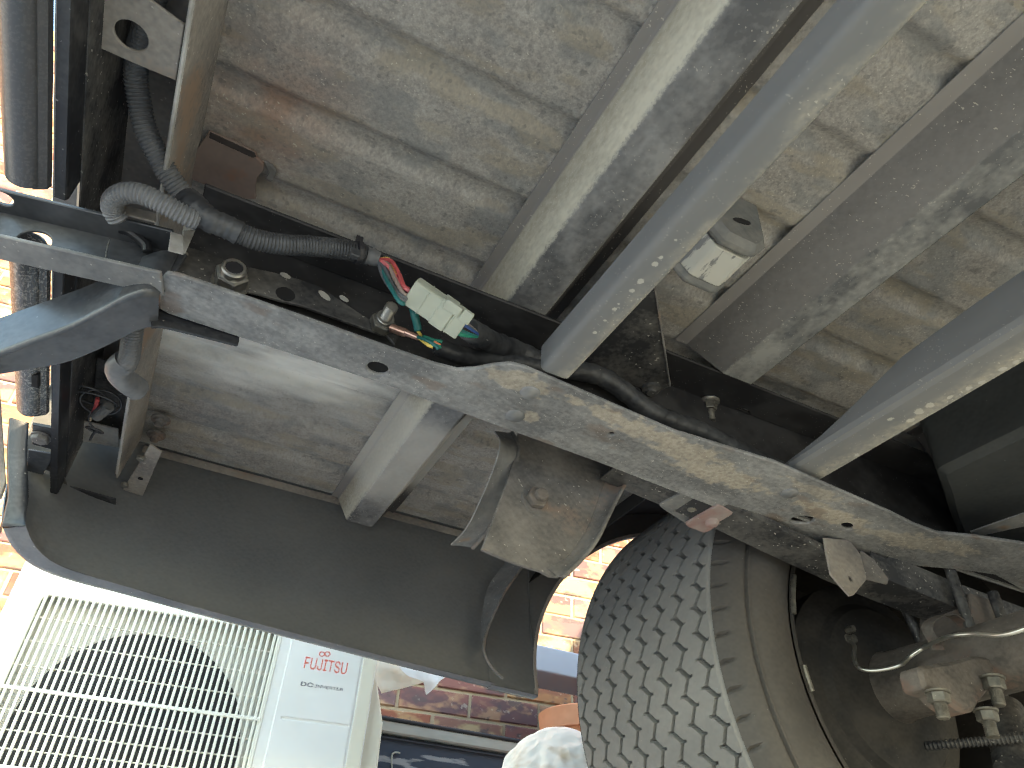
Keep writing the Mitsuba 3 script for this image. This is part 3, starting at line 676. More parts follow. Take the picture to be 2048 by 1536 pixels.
# ---------------------------------------------------------------- truck: body side
low = [at(985, 1373, y=1.06), at(888, 1350, y=1.06), at(720, 1308, y=1.06), at(560, 1267, y=1.06), at(400, 1225, y=1.058), at(253, 1185, y=1.052), at(150, 1158, y=1.042), at(95, 1139, y=1.028), at(58, 1117, y=1.012), at(32, 1088, y=0.997), at(17, 1055, y=0.982)]
low = bend(low, 60)
back = bend([at(17, 1055, y=0.982), at(26, 1020, y=0.976), at(32, 985, y=0.974), at(30, 900, y=0.974), at(34, 838, y=0.974)], 30)
out = np.gradient(low, axis=0)[:, :2]
out = np.c_[out[:, 1], -out[:, 0]] / np.linalg.norm(out, axis=1, keepdims=True)
if out[0, 1] < 0:
    out = -out
out3 = np.c_[out, np.zeros(len(out))]
rows = []
for h, bulge in ((0.0, -0.001), (0.012, 0.004), (0.05, 0.018), (0.11, 0.036), (0.19, 0.048), (0.26, 0.050), (0.50, 0.046), (0.80, 0.03)):
    r = low + bulge * out3
    r[:, 2] = low[:, 2] * max(0, 1 - h / 0.2) + 0.335 * min(1, h / 0.2) + h
    rows.append(r)
G = np.array(rows)
sk = sheet(G)
arch_c, arch_r = np.array([0.936, 0.323]), 0.3735
th = np.radians(np.linspace(180.5, 60, 50))
arc = np.c_[arch_c[0] + arch_r * np.cos(th), arch_c[1] + arch_r * np.sin(th)]
HB = np.array([(0.0, -0.001), (0.012, 0.004), (0.05, 0.018), (0.11, 0.036), (0.19, 0.048), (0.26, 0.050), (0.50, 0.046), (0.80, 0.03)])
cols = [(x, zb_) for x, zb_ in zip(np.linspace(low[0, 0] - 0.006, arc[0, 0] - 0.0002, 10), np.linspace(low[0, 2], 0.3185, 10))] + [(x, z) for x, z in arc] + [(1.3, 0.42), (1.7, 0.42)]
rows = []
for x, zb_ in cols:
    if zb_ < 0.335:
        zz_ = [zb_ * max(0, 1 - h / 0.2) + 0.335 * min(1, h / 0.2) + h for h in HB[:, 0]]
    else:
        zz_ = zb_ + (1.135 - zb_) * np.linspace(0, 1, 8) ** 1.3
    rows.append([[x, 1.06 + np.interp(z - 0.335, HB[:, 0], HB[:, 1]), z] for z in zz_])
fr = sheet(np.array(rows)[:, ::-1])
rear = sheet([back + [0, -0.002, 0], back + [0.006, 0.03, 0]])
SIDE = part('body_side', [sk, fr], 'panel_paint', 40, label='smooth dark inner face of the hanging body side panel')
lipin = low + [0, 0, 0.0005]
ramp = np.clip((np.arange(60)[:, None] - 38) / 18.0, 0, 1)
hem = sheet([lipin - (0.0085 + 0.013 * ramp) * out3 + [0, 0, 0.002], lipin - 0.001 * out3 - [0, 0, 0.0015], lipin + 0.0075 * out3 - [0, 0, 0.001], lipin + 0.011 * out3 + [0, 0, 0.003], lipin + 0.020 * out3 + [0, 0, 0.02], lipin + 0.036 * out3 + [0, 0, 0.06]])
sub(SIDE, 'hem', hem, 'panel_lip', 60, label='paler folded hem along the bottom of the body side')
fh = np.array([at(980, 1372, y=1.06), at(1025, 1382, y=1.06), at(1072, 1393, y=1.06)])
fh = bend(fh, 20)
sub(SIDE, 'hem', sheet([fh + [0, -0.006, 0.0015], fh + [0, 0, -0.001], fh + [0, 0.010, -0.001], fh + [0, 0.014, 0.004], fh + [0, 0.016, 0.03]]), 'panel_lip', 60)
back2 = back.copy()
bl_ = np.clip(1 - np.arange(30)[:, None] / 7.0, 0, 1) ** 2
inn = back * 1.0 + bl_ * (-0.0215 * out3[-1] + [0, 0, 0.002]) + (1 - bl_) * np.array([0.0135, 0.002, 0.0])
sub(SIDE, 'rear_edge', sheet([inn, 0.8 * inn + 0.2 * back - [0, 0.002, 0.001], back + [-0.0055, -0.0015, -0.001], back + [-0.009, 0.004, 0], back + [-0.011, 0.03, 0.002]]), 'black_paint', 60, label='glossy dark rear corner edge of the body side')
q = at(1068, 1391, y=1.064)
sub(SIDE, 'clip', tube([q + [-0.003, 0, 0.008], q + [-0.003, 0, 0.0], q + [-0.004, 0.002, -0.003]], 0.0012, 8, 0.002), 'wire_dark')
# arch rim
aw = np.array([[x, 1.0595 + np.interp(z - 0.335, HB[:, 0], HB[:, 1]), z] for x, z in arc])
sub(SIDE, 'arch_rim', sheet([aw + [0, 0.010, 0], aw + [0, 0.0, 0], aw + np.c_[0.006 * np.cos(th), -0.002 * np.ones(50), 0.006 * np.sin(th)]]), 'weathered_strap', 60, label='dusty rim of the wheel arch opening')
# far body side, plain
far = np.array([[-0.2, -1.06], [0.55, -1.06], [0.56, -1.06]])
part('body_side', plate(np.vstack([[-0.2, 0.34], [0.566, 0.33], arc, [1.25, 0.45], [1.7, 0.45], [1.7, 1.13], [-0.2, 1.13]]), 0.003, (0, -1.10, 0), X, Z), 'panel_paint')
part('tailgate', across([(-0.222, 0.586), (-0.200, 0.586), (-0.200, 1.05), (-0.222, 1.05)], -1.05, 1.05), 'panel_paint')
part('cab', across(round_poly([(1.72, 0.36), (4.3, 0.36), (4.35, 0.95), (3.2, 1.05), (2.75, 1.6), (1.78, 1.62)], 0.08), -1.05, 1.05, 0.02), 'panel_paint')
# inner wheel arch flap with rusty edge
Lc = [at(u, v, y=1.075) for u, v in [(1040, 1085), (1008, 1128), (976, 1175), (963, 1240), (963, 1290)]] + [at(u, v, y=1.03) for u, v in [(967, 1310), (980, 1335), (1002, 1358)]]
Rc = [at(u, v, y=1.03) for u, v in [(1085, 1085), (1045, 1134), (1007, 1190), (977, 1255), (967.5, 1288)]] + [at(u, v, y=1.024) for u, v in [(971, 1312), (984, 1335), (1006, 1356)]]
Lb, Rb = bend(Lc, 40), bend(Rc, 40)
FL = part('arch_flap', sheet([Lb, (Lb + Rb) / 2 + [0.002, 0, -0.001], Rb]), 'grey_steel', 50, label='curved grey metal flap behind the wheel arch')
sub(FL, 'rusty_rim', tube(Rb, 0.0016, 8, 0.004), 'rusty_steel', label='thin rust red edge of the flap')
# wheel housing above the tyre
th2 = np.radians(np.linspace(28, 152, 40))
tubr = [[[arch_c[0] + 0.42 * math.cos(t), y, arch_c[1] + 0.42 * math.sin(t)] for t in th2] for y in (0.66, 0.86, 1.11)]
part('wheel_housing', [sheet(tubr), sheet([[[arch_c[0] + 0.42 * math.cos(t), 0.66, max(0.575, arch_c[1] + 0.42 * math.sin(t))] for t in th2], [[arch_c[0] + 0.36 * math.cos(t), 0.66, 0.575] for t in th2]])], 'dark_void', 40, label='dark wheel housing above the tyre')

# ---------------------------------------------------------------- truck: spring hanger and leaf spring
yh = 0.63
ho = [at(u, v, y=yh)[[0, 2]] for u, v in [(1040, 850), (1032, 905), (1016, 960), (985, 1045), (964, 1098), (1010, 1118), (1060, 1136), (1082, 1142), (1100, 1152), (1118, 1154), (1130, 1144), (1145, 1112), (1165, 1085), (1185, 1050), (1200, 1000), (1215, 950), (1235, 900), (1100, 820)]]
bp = at(1070, 1000, y=yh)
HG = part('spring_hanger', upright(np.array(ho), yh, 0.005), 'rusty_steel', label='rust stained pressed hanger bracket below the chassis rail')
Ie = bend([at(u, v, y=yh - 0.0005) for u, v in [(1222, 880), (1205, 930), (1188, 985), (1172, 1035), (1150, 1078), (1120, 1112), (1085, 1128)]], 40)
Me = bend([at(u, v, y=yh - 0.003) for u, v in [(1250, 905), (1234, 945), (1214, 995), (1194, 1045), (1172, 1085), (1142, 1122), (1105, 1142)]], 40)
Ee = bend([at(u, v, y=yh - 0.016) for u, v in [(1275, 925), (1258, 955), (1238, 990), (1216, 1035), (1194, 1080), (1166, 1116), (1128, 1154)]], 40)
sub(HG, 'flared_edge', sheet([0.5 * (Ie + Me) + [0, 0.0008, 0], Me, 0.45 * Me + 0.55 * Ee + [0, 0.0025, 0], Ee]), 'rusty_steel', 60, label='flared right edge with rust stains')
sub(HG, 'flared_edge', tube(Ee, 0.0022, 10, 0.004), 'rusty_steel', 60)
sub(HG, 'washer', washer(bp + [0, 0.0005, 0], -Y, 0.0165, 0.0016), 'rusty_steel')
sub(HG, 'bolt_nut', hexnut(bp + [0, -0.001, 0], -Y, 0.021, 0.009, 0.4), 'axle_metal', 20)
sub(HG, 'bolt_end', lathe(bp + [0.001, -0.006, 0.001], -Y, [(0, 0.0072), (0.009, 0.0072), (0.0105, 0.0062)], 24), 'axle_metal')
Ls = [at(u, v, x=0.272) for u, v in [(990, 862), (1001, 885), (992, 927), (963, 998), (934, 1056), (902, 1091)]]
Rs = [at(u, v, x=0.300) for u, v in [(1022, 866), (1036, 896), (1024, 945), (1004, 1004), (981, 1050), (944, 1095)]]
Lb, Rb = bend(Ls, 40), bend(Rs, 40)
t = np.linspace(0, 1, 40)[:, None]
ST = part('hanger_tongue', sheet([Lb, Lb * 0.5 + Rb * 0.5 + [0, 0.003, 0.002], Rb]), 'grey_steel', 50, label='curved grey steel tongue beside the hanger bracket')
sub(ST, 'rusty_rim', tube(Rb + [0.001, 0, 0], 0.0028, 10, 0.004), 'rusty_steel', label='thick rust brown edge of the tongue')

ya, yb_ = 0.572, 0.622
bl = np.array([at(u, v, y=yb_)[[0, 2]] for u, v in [(1200, 956), (1242, 975), (1320, 1007), (1420, 1050), (1530, 1103), (1650, 1158), (1740, 1196), (1860, 1243)]])
bl = np.vstack([bl, [[1.05, bl[-1, 1] - 0.006], [1.3, bl[-1, 1] + 0.02], [1.55, 0.43]]])
SP = part('leaf_spring', sheet([np.c_[bl[:, 0], np.full(len(bl), ya), bl[:, 1] + 0.006], np.c_[bl[:, 0], np.full(len(bl), ya), bl[:, 1]], np.c_[bl[:, 0], np.full(len(bl), yb_), bl[:, 1]], np.c_[bl[:, 0], np.full(len(bl), yb_), bl[:, 1] + 0.006]]), 'worn_paint', 20, label='dark leaf spring running down to the axle')
for k, x0 in enumerate((0.70, 0.73, 0.76, 0.79)):
    m = bl[bl[:, 0] >= x0 - 0.02].copy()
    m = np.vstack([[x0, np.interp(x0, bl[:, 0], bl[:, 1])], m[1:]])
    zz = m[:, 1] + 0.0075 * (k + 1)
    sub(SP, 'leaf', sheet([np.c_[m[:, 0], np.full(len(m), ya + 0.001), zz + 0.006], np.c_[m[:, 0], np.full(len(m), ya + 0.001), zz], np.c_[m[:, 0], np.full(len(m), yb_ - 0.001), zz], np.c_[m[:, 0], np.full(len(m), yb_ - 0.001), zz + 0.006]]), 'worn_paint', 20)
for u, v in [(1295, 967), (1327, 981), (1348, 985), (1321, 992)]:
    q = at(u, v, z=np.interp(at(u, v, y=0.6)[0], bl[:, 0], bl[:, 1]))
    sub(SP, 'spot_mark', lathe(q + [0, 0, 0.0005], -Z, [(0, 0.0020), (0.0007, 0.0016)], 12), 'weathered_strap')
# clamp round the spring
zc_ = 0.425
CL = part('spring_clamp', [flat(round_poly([at(u, v, z=0.424)[:2] for u, v in [(1318, 1010), (1325, 1018), (1372, 1048), (1420, 1020), (1440, 1000), (1375, 980)]], 0.003), 0.424, 0.003)], 'grey_steel', label='grey clamp plate bolted across the leaf spring')
q = at(1383, 1017, z=0.424)
sub(CL, 'bolt', [lathe(q + [0, 0, 0.0005], -Z, [(0, 0.0052), (0.0025, 0.0050), (0.0035, 0.0036), (0.0028, 0.0024)], 20)], 'dull_zinc')
p4 = [at(u, v, z=0.418)[:2] for u, v in [(1370, 1048), (1376, 1054), (1408, 1066), (1420, 1062), (1468, 1026), (1436, 1010)]]
CR = part('spring_clamp', flat(round_poly(p4, 0.003), 0.418, 0.003), 'red_paint', label='clamp plate with faded red paint')
q = at(1424, 1043, z=0.418)
sub(CR, 'rubber_button', lathe(q + [0, 0, 0.0005], -Z, [(0, 0.0085), (0.003, 0.0080), (0.006, 0.0055), (0.0068, 0.0005)], 24), 'red_paint', label='round red button')
# hanging bump stop tab
yt = 0.566
to = [at(u, v, y=yt)[[0, 2]] for u, v in [(1648, 1075), (1652, 1100), (1662, 1148), (1682, 1172), (1700, 1192), (1708, 1190), (1734, 1158), (1722, 1110), (1700, 1080)]]
hq = at(1702, 1157, y=yt)
TB2 = part('stop_tab', upright(np.array(to), yt, 0.003, [oval(hq[0], hq[2], 0.0035)]), 'sill_metal', label='tan steel tab with a small hole hanging below the rail')
sub(TB2, 'rusty_wing', plate([at(u, v, y=yt + 0.004)[[0, 2]] for u, v in [(1722, 1110), (1734, 1158), (1775, 1168), (1778, 1158), (1748, 1118), (1722, 1100)]], 0.003, (0, yt + 0.007, 0), X, Z), 'rusty_steel', label='rust orange wing of the tab')

# ---------------------------------------------------------------- truck: wheel
WCx, WCz, WR = 0.932, 0.323, 0.352
WY0, WY1 = 0.668, 0.975
NW = 220
dense = np.radians(np.arange(128, 262, 0.145))
coarse = np.radians(np.r_[np.arange(262, 488, 2.0)])
angs = np.r_[dense, coarse]
wid = np.linspace(WY0, WY1, NW)
A, W = np.meshgrid(angs, wid, indexing='ij')
per = 72
u = A * per / (2 * np.pi)
fr_ = u % 1.0
zig = np.where(fr_ < 0.62, 0.5 - fr_ / 0.62, -0.5 + (fr_ - 0.62) / 0.38)
depth = np.zeros_like(A)
t = (W - WY0) / (WY1 - WY0)
NG = 8
for g in range(NG):
    gw = WY1 - (g + 0.55) / (NG + 0.1) * (WY1 - WY0)
    sh = 0.06 * g
    f2 = (u + sh) % 1.0
    zz = np.where(f2 < 0.60, 0.5 - f2 / 0.60, -0.5 + (f2 - 0.60) / 0.40)
    dist = np.abs(W - gw + 0.0125 * zz)
    wdt = np.where(f2 < 0.60, 0.0024, 0.0034)
    depth = np.maximum(depth, np.clip((wdt - dist) / 0.0006 + 0.5, 0, 1))
    for f0, sg in ((0.0, -1), (0.60, 1)):
        df = np.minimum(np.abs(f2 - f0), 1 - np.abs(f2 - f0)) * 2 * np.pi * WR / per
        e0 = gw + sg * 0.0062
        along_ = (W - e0) * sg
        depth = np.maximum(depth, 0.75 * np.clip((0.0012 - df) / 0.0006 + 0.5, 0, 1) * ((along_ > -0.002) & (along_ < 0.0068)))
crown = 0.004 * (1 - (2 * t - 1) ** 2) - 0.004 * np.clip((np.abs(2 * t - 1) - 0.97) / 0.03, 0, 1)
edge_ticks = np.clip((0.0016 - np.abs((u % 1.0) - 0.5) * 2 * np.pi * WR / per) / 0.0007 + 0.5, 0, 1)
R = WR + crown - 0.0095 * depth
tyre = np.stack([WCx + R * np.cos(A), W, WCz + R * np.sin(A)], -1)


def grid(G, closed):
    m, n = G.shape[:2]
    i, j = np.meshgrid(np.arange(m if closed else m - 1), np.arange(n - 1), indexing='ij')
    i2 = (i + 1) % m
    a_, b_, c_, d_ = (i * n + j).ravel(), (i * n + j + 1).ravel(), (i2 * n + j + 1).ravel(), (i2 * n + j).ravel()
    return trimesh.Trimesh(G.reshape(-1, 3), np.vstack([np.c_[a_, b_, c_], np.c_[a_, c_, d_]]), process=False)


WH = part('wheel', grid(tyre, True), 'tyre_rubber', 50, label='wide grey tyre tread with rows of zigzag grooves')
angs2 = np.radians(np.arange(0, 360, 0.5))
u2 = angs2 * per / (2 * np.pi)
tick = np.clip((0.0016 - np.abs((u2 % 1.0) - 0.5) * 2 * np.pi * WR / per) / 0.0012 + 0.5, 0, 1)
sw = [(WY0, 0.3500, 0), (WY0 - 0.0035, 0.3470, 1), (WY0 - 0.010, 0.3425, 0.8), (WY0 - 0.015, 0.3370, 0), (WY0 - 0.0185, 0.3320, 0), (WY0 - 0.0225, 0.3255, 0), (WY0 - 0.0240, 0.3208, 0), (WY0 - 0.0205, 0.3190, 0), (WY0 - 0.0205, 0.3160, 0), (WY0 - 0.0245, 0.3140, 0),
      (WY0 - 0.0250, 0.3115, 0), (WY0 - 0.0235, 0.3105, 0), (WY0 - 0.0285, 0.302, 0), (WY0 - 0.0300, 0.285, 0), (WY0 - 0.0275, 0.268, 0), (WY0 - 0.021, 0.254, 0), (WY0 - 0.0130, 0.244, 0), (WY0 - 0.012, 0.241, 0), (WY0 - 0.006, 0.238, 0)]
G = np.array([[[WCx + (r - 0.0035 * k * tk) * math.cos(a_), y + 0.0028 * k * tk, WCz + (r - 0.0035 * k * tk) * math.sin(a_)] for y, r, k in sw] for a_, tk in zip(angs2, tick)])
sub(WH, 'sidewall', grid(G[::-1], True), 'sidewall_rubber', 50, label='smooth brownish inner sidewall')
G = np.array([[[WCx + r * math.cos(a_), y, WCz + r * math.sin(a_)] for y, r in ((WY1, 0.350), (WY1 + 0.015, 0.335), (WY1 + 0.025, 0.30), (WY1 + 0.02, 0.25), (WY1, 0.21), (WY1 - 0.01, 0.05))] for a_ in angs2[::4]])
sub(WH, 'outer_sidewall', grid(G, True), 'sidewall_rubber', 50)
G = np.array([[[WCx + r * math.cos(a_), y, WCz + r * math.sin(a_)] for y, r in ((0.654, 0.241), (0.652, 0.2375), (0.655, 0.2335), (0.672, 0.231), (0.68, 0.224), (0.72, 0.216), (0.80, 0.21), (0.88, 0.20), (0.90, 0.05))] for a_ in angs2[::4]])
sub(WH, 'rim', grid(G[::-1], True), 'brake_black', 40, label='dark steel wheel rim')
for a0, a1 in ((168, 181), (196, 203)):
    P = [np.array([WCx + 0.237 * math.cos(math.radians(a_)), 0.6515, WCz + 0.237 * math.sin(math.radians(a_))]) for a_ in np.linspace(a0 - 8, a1 - 8, 6)]
    sub(WH, 'balance_weight', tube(P, 0.0034, 8, 0.004), 'dull_zinc')
BPk = part('brake_plate', [lathe((0.905, 0.725, 0.312), -Y, [(-0.10, 0.143), (0.0, 0.146), (0.005, 0.139), (0.008, 0.132), (0.012, 0.115), (0.022, 0.105), (0.026, 0.07), (0.03, 0.05)], 48)], 'brake_black', 30, label='dark brake backing plate behind the wheel')

# ---------------------------------------------------------------- truck: axle
ax = lambda y: np.array([0.903, y, 0.311])
AX = part('axle', lathe(ax(0.72), -Y, [(0, 0.058), (0.015, 0.050), (0.03, 0.043), (0.14, 0.040), (0.29, 0.040), (0.33, 0.050), (0.37, 0.075), (0.41, 0.11), (0.47, 0.13), (0.55, 0.12), (0.62, 0.08), (0.70, 0.045), (1.3, 0.043)], 40), 'axle_metal', 40, label='rusty brown rear axle tube')
sub(AX, 'spring_seat', [plate(round_poly([(0.885, 0.345), (0.905, 0.395), (0.965, 0.395), (0.985, 0.345)], 0.006), 0.075, (0, 0.632, 0), X, Z, c=0.002)], 'axle_metal')


def leg(top_, bot_, r=0.0065):
    return tube([top_, (top_ + bot_) / 2, bot_], r, 12, 0.01)


for (tu, tv, bu, bv, y) in [(1893, 1120, 1972, 1345, 0.562), (1985, 1185, 2030, 1310, 0.545), (1806, 1208, 1868, 1340, 0.642)]:
    UB = part('u_bolt', leg(at(tu, tv, y=y), at(bu, bv, y=y)), 'worn_paint', label=None)
loop = [at(u, v, y=0.575) for u, v in [(1868, 1300), (1845, 1252), (1888, 1232), (1925, 1262), (1935, 1290)]]
lb = bend(loop, 30)
part('axle_bracket', sheet([lb + [0, 0, 0], lb + [0, -0.014, -0.003]]), 'axle_metal', 40)
# U-bolt plate under the axle
pz = [at(u, v, y=0.535)[[0, 2]] for u, v in [(1838, 1332), (1905, 1322), (1950, 1310), (2005, 1318), (2022, 1360), (2010, 1372), (1990, 1368), (1965, 1398), (1950, 1424), (1925, 1424), (1895, 1402), (1880, 1385), (1850, 1376)]]
UP = part('u_bolt_plate', plate(round_poly(pz, 0.006), 0.030, (0, 0.565, 0), X, Z, c=0.004), 'axle_metal', 30, label='rusty forged plate clamped under the axle')
for u0, v0, u1, v1, y in [(1874, 1383, 1888, 1438, 0.531), (1985, 1355, 1999, 1412, 0.525), (1971, 1420, 1986, 1475, 0.535)]:
    q0, q1 = at(u0, v0, y=y), at(u1, v1, y=y)
    d_ = q1 - q0
    Ln = np.linalg.norm(d_)
    sub(UP, 'nut', [washer(q0, d_, 0.0125, 0.002), hexnut(q0 + 0.06 * d_, d_, 0.019, Ln * 0.38, 0.5)], 'dull_zinc', 20)
    sub(UP, 'stud', thread(q0 + 0.42 * d_, d_, 0.0068, Ln * 0.58, 0.002), 'dull_zinc')
# brake pipe, brake cylinder and hand brake cable
bpz = [at(u, v, y=y) for u, v, y in [(1700, 1282, 0.690), (1709, 1292, 0.680), (1708, 1312, 0.674), (1713, 1330, 0.668), (1728, 1340, 0.660), (1760, 1340, 0.645), (1800, 1330, 0.625), (1822, 1312, 0.605), (1852, 1293, 0.585), (1895, 1274, 0.535), (1945, 1268, 0.505), (2000, 1270, 0.475), (2048, 1258, 0.45), (2110, 1230, 0.42), (2200, 1190, 0.38)]]
part('brake_pipe', tube(bpz, 0.0026, 12, 0.004), 'chrome_line', label='shiny bent brake pipe across the rear axle')
q = at(1700, 1280, y=0.70)
part('brake_cylinder', [lathe(q + [0, 0.012, 0], -Y, [(0, 0.012), (0.010, 0.011), (0.012, 0.006), (0.020, 0.0055)], 20), hexnut(q + [-0.002, 0.0, 0.012], -Y, 0.009, 0.012)], 'dull_zinc')
cab = [at(u, v, y=y) for u, v, y in [(1850, 1492, 0.66), (1890, 1489, 0.64), (1960, 1483, 0.61), (2048, 1474, 0.57), (2150, 1462, 0.53)]]
part('brake_cable', conduit(cab, 0.0058, 0.0045, 0.0014), 'worn_paint', True, label='ribbed brown hand brake cable')
part('shock_absorber', lathe(at(2030, 1540, y=0.60), at(2000, 1380, y=0.62) - at(2030, 1540, y=0.60), [(0, 0.022), (0.09, 0.022), (0.092, 0.008), (0.14, 0.008)], 24), 'worn_paint')
# tank in the dark behind the cross member
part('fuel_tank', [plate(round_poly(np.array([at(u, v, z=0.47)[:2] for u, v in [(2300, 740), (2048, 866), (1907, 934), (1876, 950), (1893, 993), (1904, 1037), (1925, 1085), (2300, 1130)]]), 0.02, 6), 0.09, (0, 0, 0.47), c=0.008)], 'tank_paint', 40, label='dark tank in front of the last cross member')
part('tunnel_brace', sheet([bend([at(u, v, z=0.44) for u, v in [(1940, 1062), (1985, 1046), (2060, 1020)]], 12), bend([at(u, v, z=0.44) for u, v in [(1948, 1072), (1995, 1062), (2060, 1048)]], 12)]), 'grey_steel')

# ---------------------------------------------------------------- truck: capped rubber buffer between the beams
c0 = at(1428, 545, z=0.515)
c1 = at(1500, 474, z=0.515)
xa, zc2 = 0.356, 0.523
ya_, yb2 = 0.292, 0.352


def octo(cx, cz, rx, rz, n=40):
    k = 0.45
    return round_poly([(cx - rx, cz - rz * (1 - k)), (cx - rx * (1 - k), cz - rz), (cx + rx * (1 - k), cz - rz), (cx + rx, cz - rz * (1 - k)), (cx + rx, cz + rz), (cx - rx, cz + rz)], 0.004, 3)


CAN = part('rubber_buffer', across(octo(0.358, 0.541, 0.0295, 0.034), 0.331, 0.370, 0.001), 'scuffed_can', 25, label='grey capped block with scuffed pale faces under the floor')
sub(CAN, 'end_cap', across(octo(0.358, 0.541, 0.0315, 0.0362), 0.314, 0.3305, 0.006), 'can_rubber', 40, label='rounded grey end cap with a slot')
sub(CAN, 'end_cap', across(octo(0.358, 0.541, 0.0315, 0.0362), 0.3705, 0.381, 0.004), 'can_rubber', 40)
sub(CAN, 'slot', plate(oval(0.360, 0.534, 0.011, 0.0035, 16, 0.3), 0.001, (0, 0.3142, 0), X, Z), 'dark_void')

# ---------------------------------------------------------------- truck: wiring harness
WHN = part('wiring_harness', [tube([at(u, v, y=y) for u, v, y in [(372, 398, 0.478), (392, 420, 0.476), (420, 440, 0.476), (450, 452, 0.478), (478, 466, 0.480)]], 0.0102, 18, 0.0016, lambda w: 0.0098 + 0.0022 * np.exp(-((w - 0.012) / 0.012) ** 2) + 0.0004 * np.sin(w * 900) + 0.0003 * np.sin(w * 2300 + 1))], 'black_plastic', 60, label='black taped wiring harness running along the chassis rail')
sub(WHN, 'conduit', conduit([at(318, -40, z=0.552), at(300, 20, z=0.550), at(282, 80, z=0.547), at(272, 140, z=0.542), at(276, 190, z=0.534), at(291, 258, z=0.520), at(318, 316, z=0.508), at(345, 362, z=0.500), at(378, 404, z=0.494), at(388, 416, z=0.492)], 0.0094), 'conduit_plastic', True, label='ribbed grey conduit coming down from the rear sill')
sub(WHN, 'conduit', conduit([at(u, v, y=y) for u, v, y in [(238, 440, 0.505), (225, 418, 0.497), (228, 398, 0.486), (250, 386, 0.476), (285, 389, 0.470), (325, 407, 0.470), (365, 428, 0.473), (395, 440, 0.476)]], 0.0085), 'conduit_plastic', True, label='ribbed grey conduit looping out of the tow bar channel')
sub(WHN, 'conduit', conduit([at(u, v, y=y) for u, v, y in [(470, 462, 0.480), (510, 478, 0.482), (560, 488, 0.484), (620, 492, 0.486), (680, 498, 0.488), (722, 507, 0.490), (738, 512, 0.491)]], 0.0092, 0.0029, 0.0008), 'black_plastic', True, label='ribbed black conduit along the inside of the rail')
sub(WHN, 'tape_end', tube([at(u, v, y=y) for u, v, y in [(732, 510, 0.489), (745, 514, 0.489), (757, 519, 0.489)]], 0.0068, 16, 0.0016, lambda w: 0.0085 - 0.10 * w + 0.0003 * np.sin(w * 3000)), 'conduit_plastic', 60)
q = at(716, 505, y=0.487)
dq = at(738, 512, y=0.49) - at(690, 500, y=0.488)
ZT = sub(WHN, 'zip_tie', lathe(q - dq / np.linalg.norm(dq) * 0.0022, dq, [(0, 0.0102), (0.0004, 0.0108), (0.0042, 0.0108), (0.0046, 0.0102)], 28), 'wire_dark')
hb = at(711, 506, y=0.474)
sub(WHN, 'zip_tie_head', box(hb - [0.0042, 0.002, 0.0045], hb + [0.0042, 0.004, 0.0045]), 'black_plastic')
hb = at(718, 482, y=0.487)
sub(WHN, 'zip_tie_tail', box(hb - [0.0032, 0.0012, 0.007], hb + [0.0032, 0.0012, 0.006], 0.0005), 'wire_dark')
CB, CE = at(822, 580, y=0.462), at(928, 652, y=0.462)
ca = (CE - CB) / np.linalg.norm(CE - CB)
vw = (CB + CE) / 2
vw = vw / np.linalg.norm(vw)
cy = np.cross(vw, ca)
cy = cy / np.linalg.norm(cy)          # across the plug as seen from below
cz = np.cross(ca, cy)
tlt = 0.28
cy, cz = cy * math.cos(tlt) + cz * math.sin(tlt), cz * math.cos(tlt) - cy * math.sin(tlt)
CL_ = np.linalg.norm(CE - CB)


def plug_box(s0, s1, hw, hd, r=0.0025, oy=0.0, oz=0.0):
    pr = round_poly([(-hw + oy, -hd + oz), (hw + oy, -hd + oz), (hw + oy, hd + oz), (-hw + oy, hd + oz)], r, 5)
    return plate(pr, s1 - s0, CB + ca * s0, cy, cz, c=0.0008)


CON = sub(WHN, 'connector_plug', [plug_box(0.0, CL_ * 0.52, 0.0122, 0.0098, 0.0035), plug_box(CL_ * 0.50, CL_ * 0.76, 0.0132, 0.0108, 0.003), plug_box(CL_ * 0.76, CL_ * 1.0, 0.0122, 0.0098, 0.0025),
                                  plug_box(CL_ * 0.26, CL_ * 0.274, 0.0130, 0.0105, 0.003), plug_box(CL_ * 0.56, CL_ * 0.84, 0.0045, 0.003, 0.001, -0.0105, -0.009), plug_box(CL_ * 0.86, CL_ * 1.04, 0.0055, 0.0026, 0.001, -0.0105, -0.0085), plug_box(CL_ * 0.78, CL_ * 0.80, 0.0128, 0.0104, 0.003)], 'plug_plastic', 25, label='pale grey green electrical connector plug with latch')
te = at(757, 519, y=0.489)
ends = [(808, 572), (812, 578), (806, 586), (803, 592), (800, 597), (798, 602)]
mids = [(782, 522, 798, 548), (778, 534, 796, 562), (776, 528, 790, 558), (772, 540, 790, 578), (764, 548, 784, 580), (764, 540, 780, 572)]
for (eu, ev), (mu, mv, nu, nv), m_, w_ in zip(ends, mids, ('red', 'pink', 'tan', 'grey', 'grey', 'teal'), range(6)):
    sub(WHN, 'wire', tube([te, at(mu, mv, y=0.476 + 0.002 * w_), at(nu, nv, y=0.470), at(eu, ev, y=0.462), at(eu + 10, ev + 6, y=0.463)], 0.0019, 10, 0.002), f'wire_{m_}', True)
sub(WHN, 'wire', tube([te, at(776, 518, y=0.484), at(782, 532, y=0.482), at(794, 548, y=0.48)], 0.0018, 10, 0.002), 'wire_yellow', True)
for k, (m_, du, dv_) in enumerate((('tan', 0, -8), ('grey', 2, -4), ('blue', 3, 0), ('dark', -3, 4), ('teal', -6, 8), ('green', -12, 12))):
    sub(WHN, 'wire', tube([at(915 + du, 646 + dv_, y=0.466), at(932 + du, 656 + dv_, y=0.468), at(946 + du * 0.5, 664 + dv_ * 0.6, y=0.474), at(960, 672, y=0.486)], 0.0021, 10, 0.002), f'wire_{m_}', True)
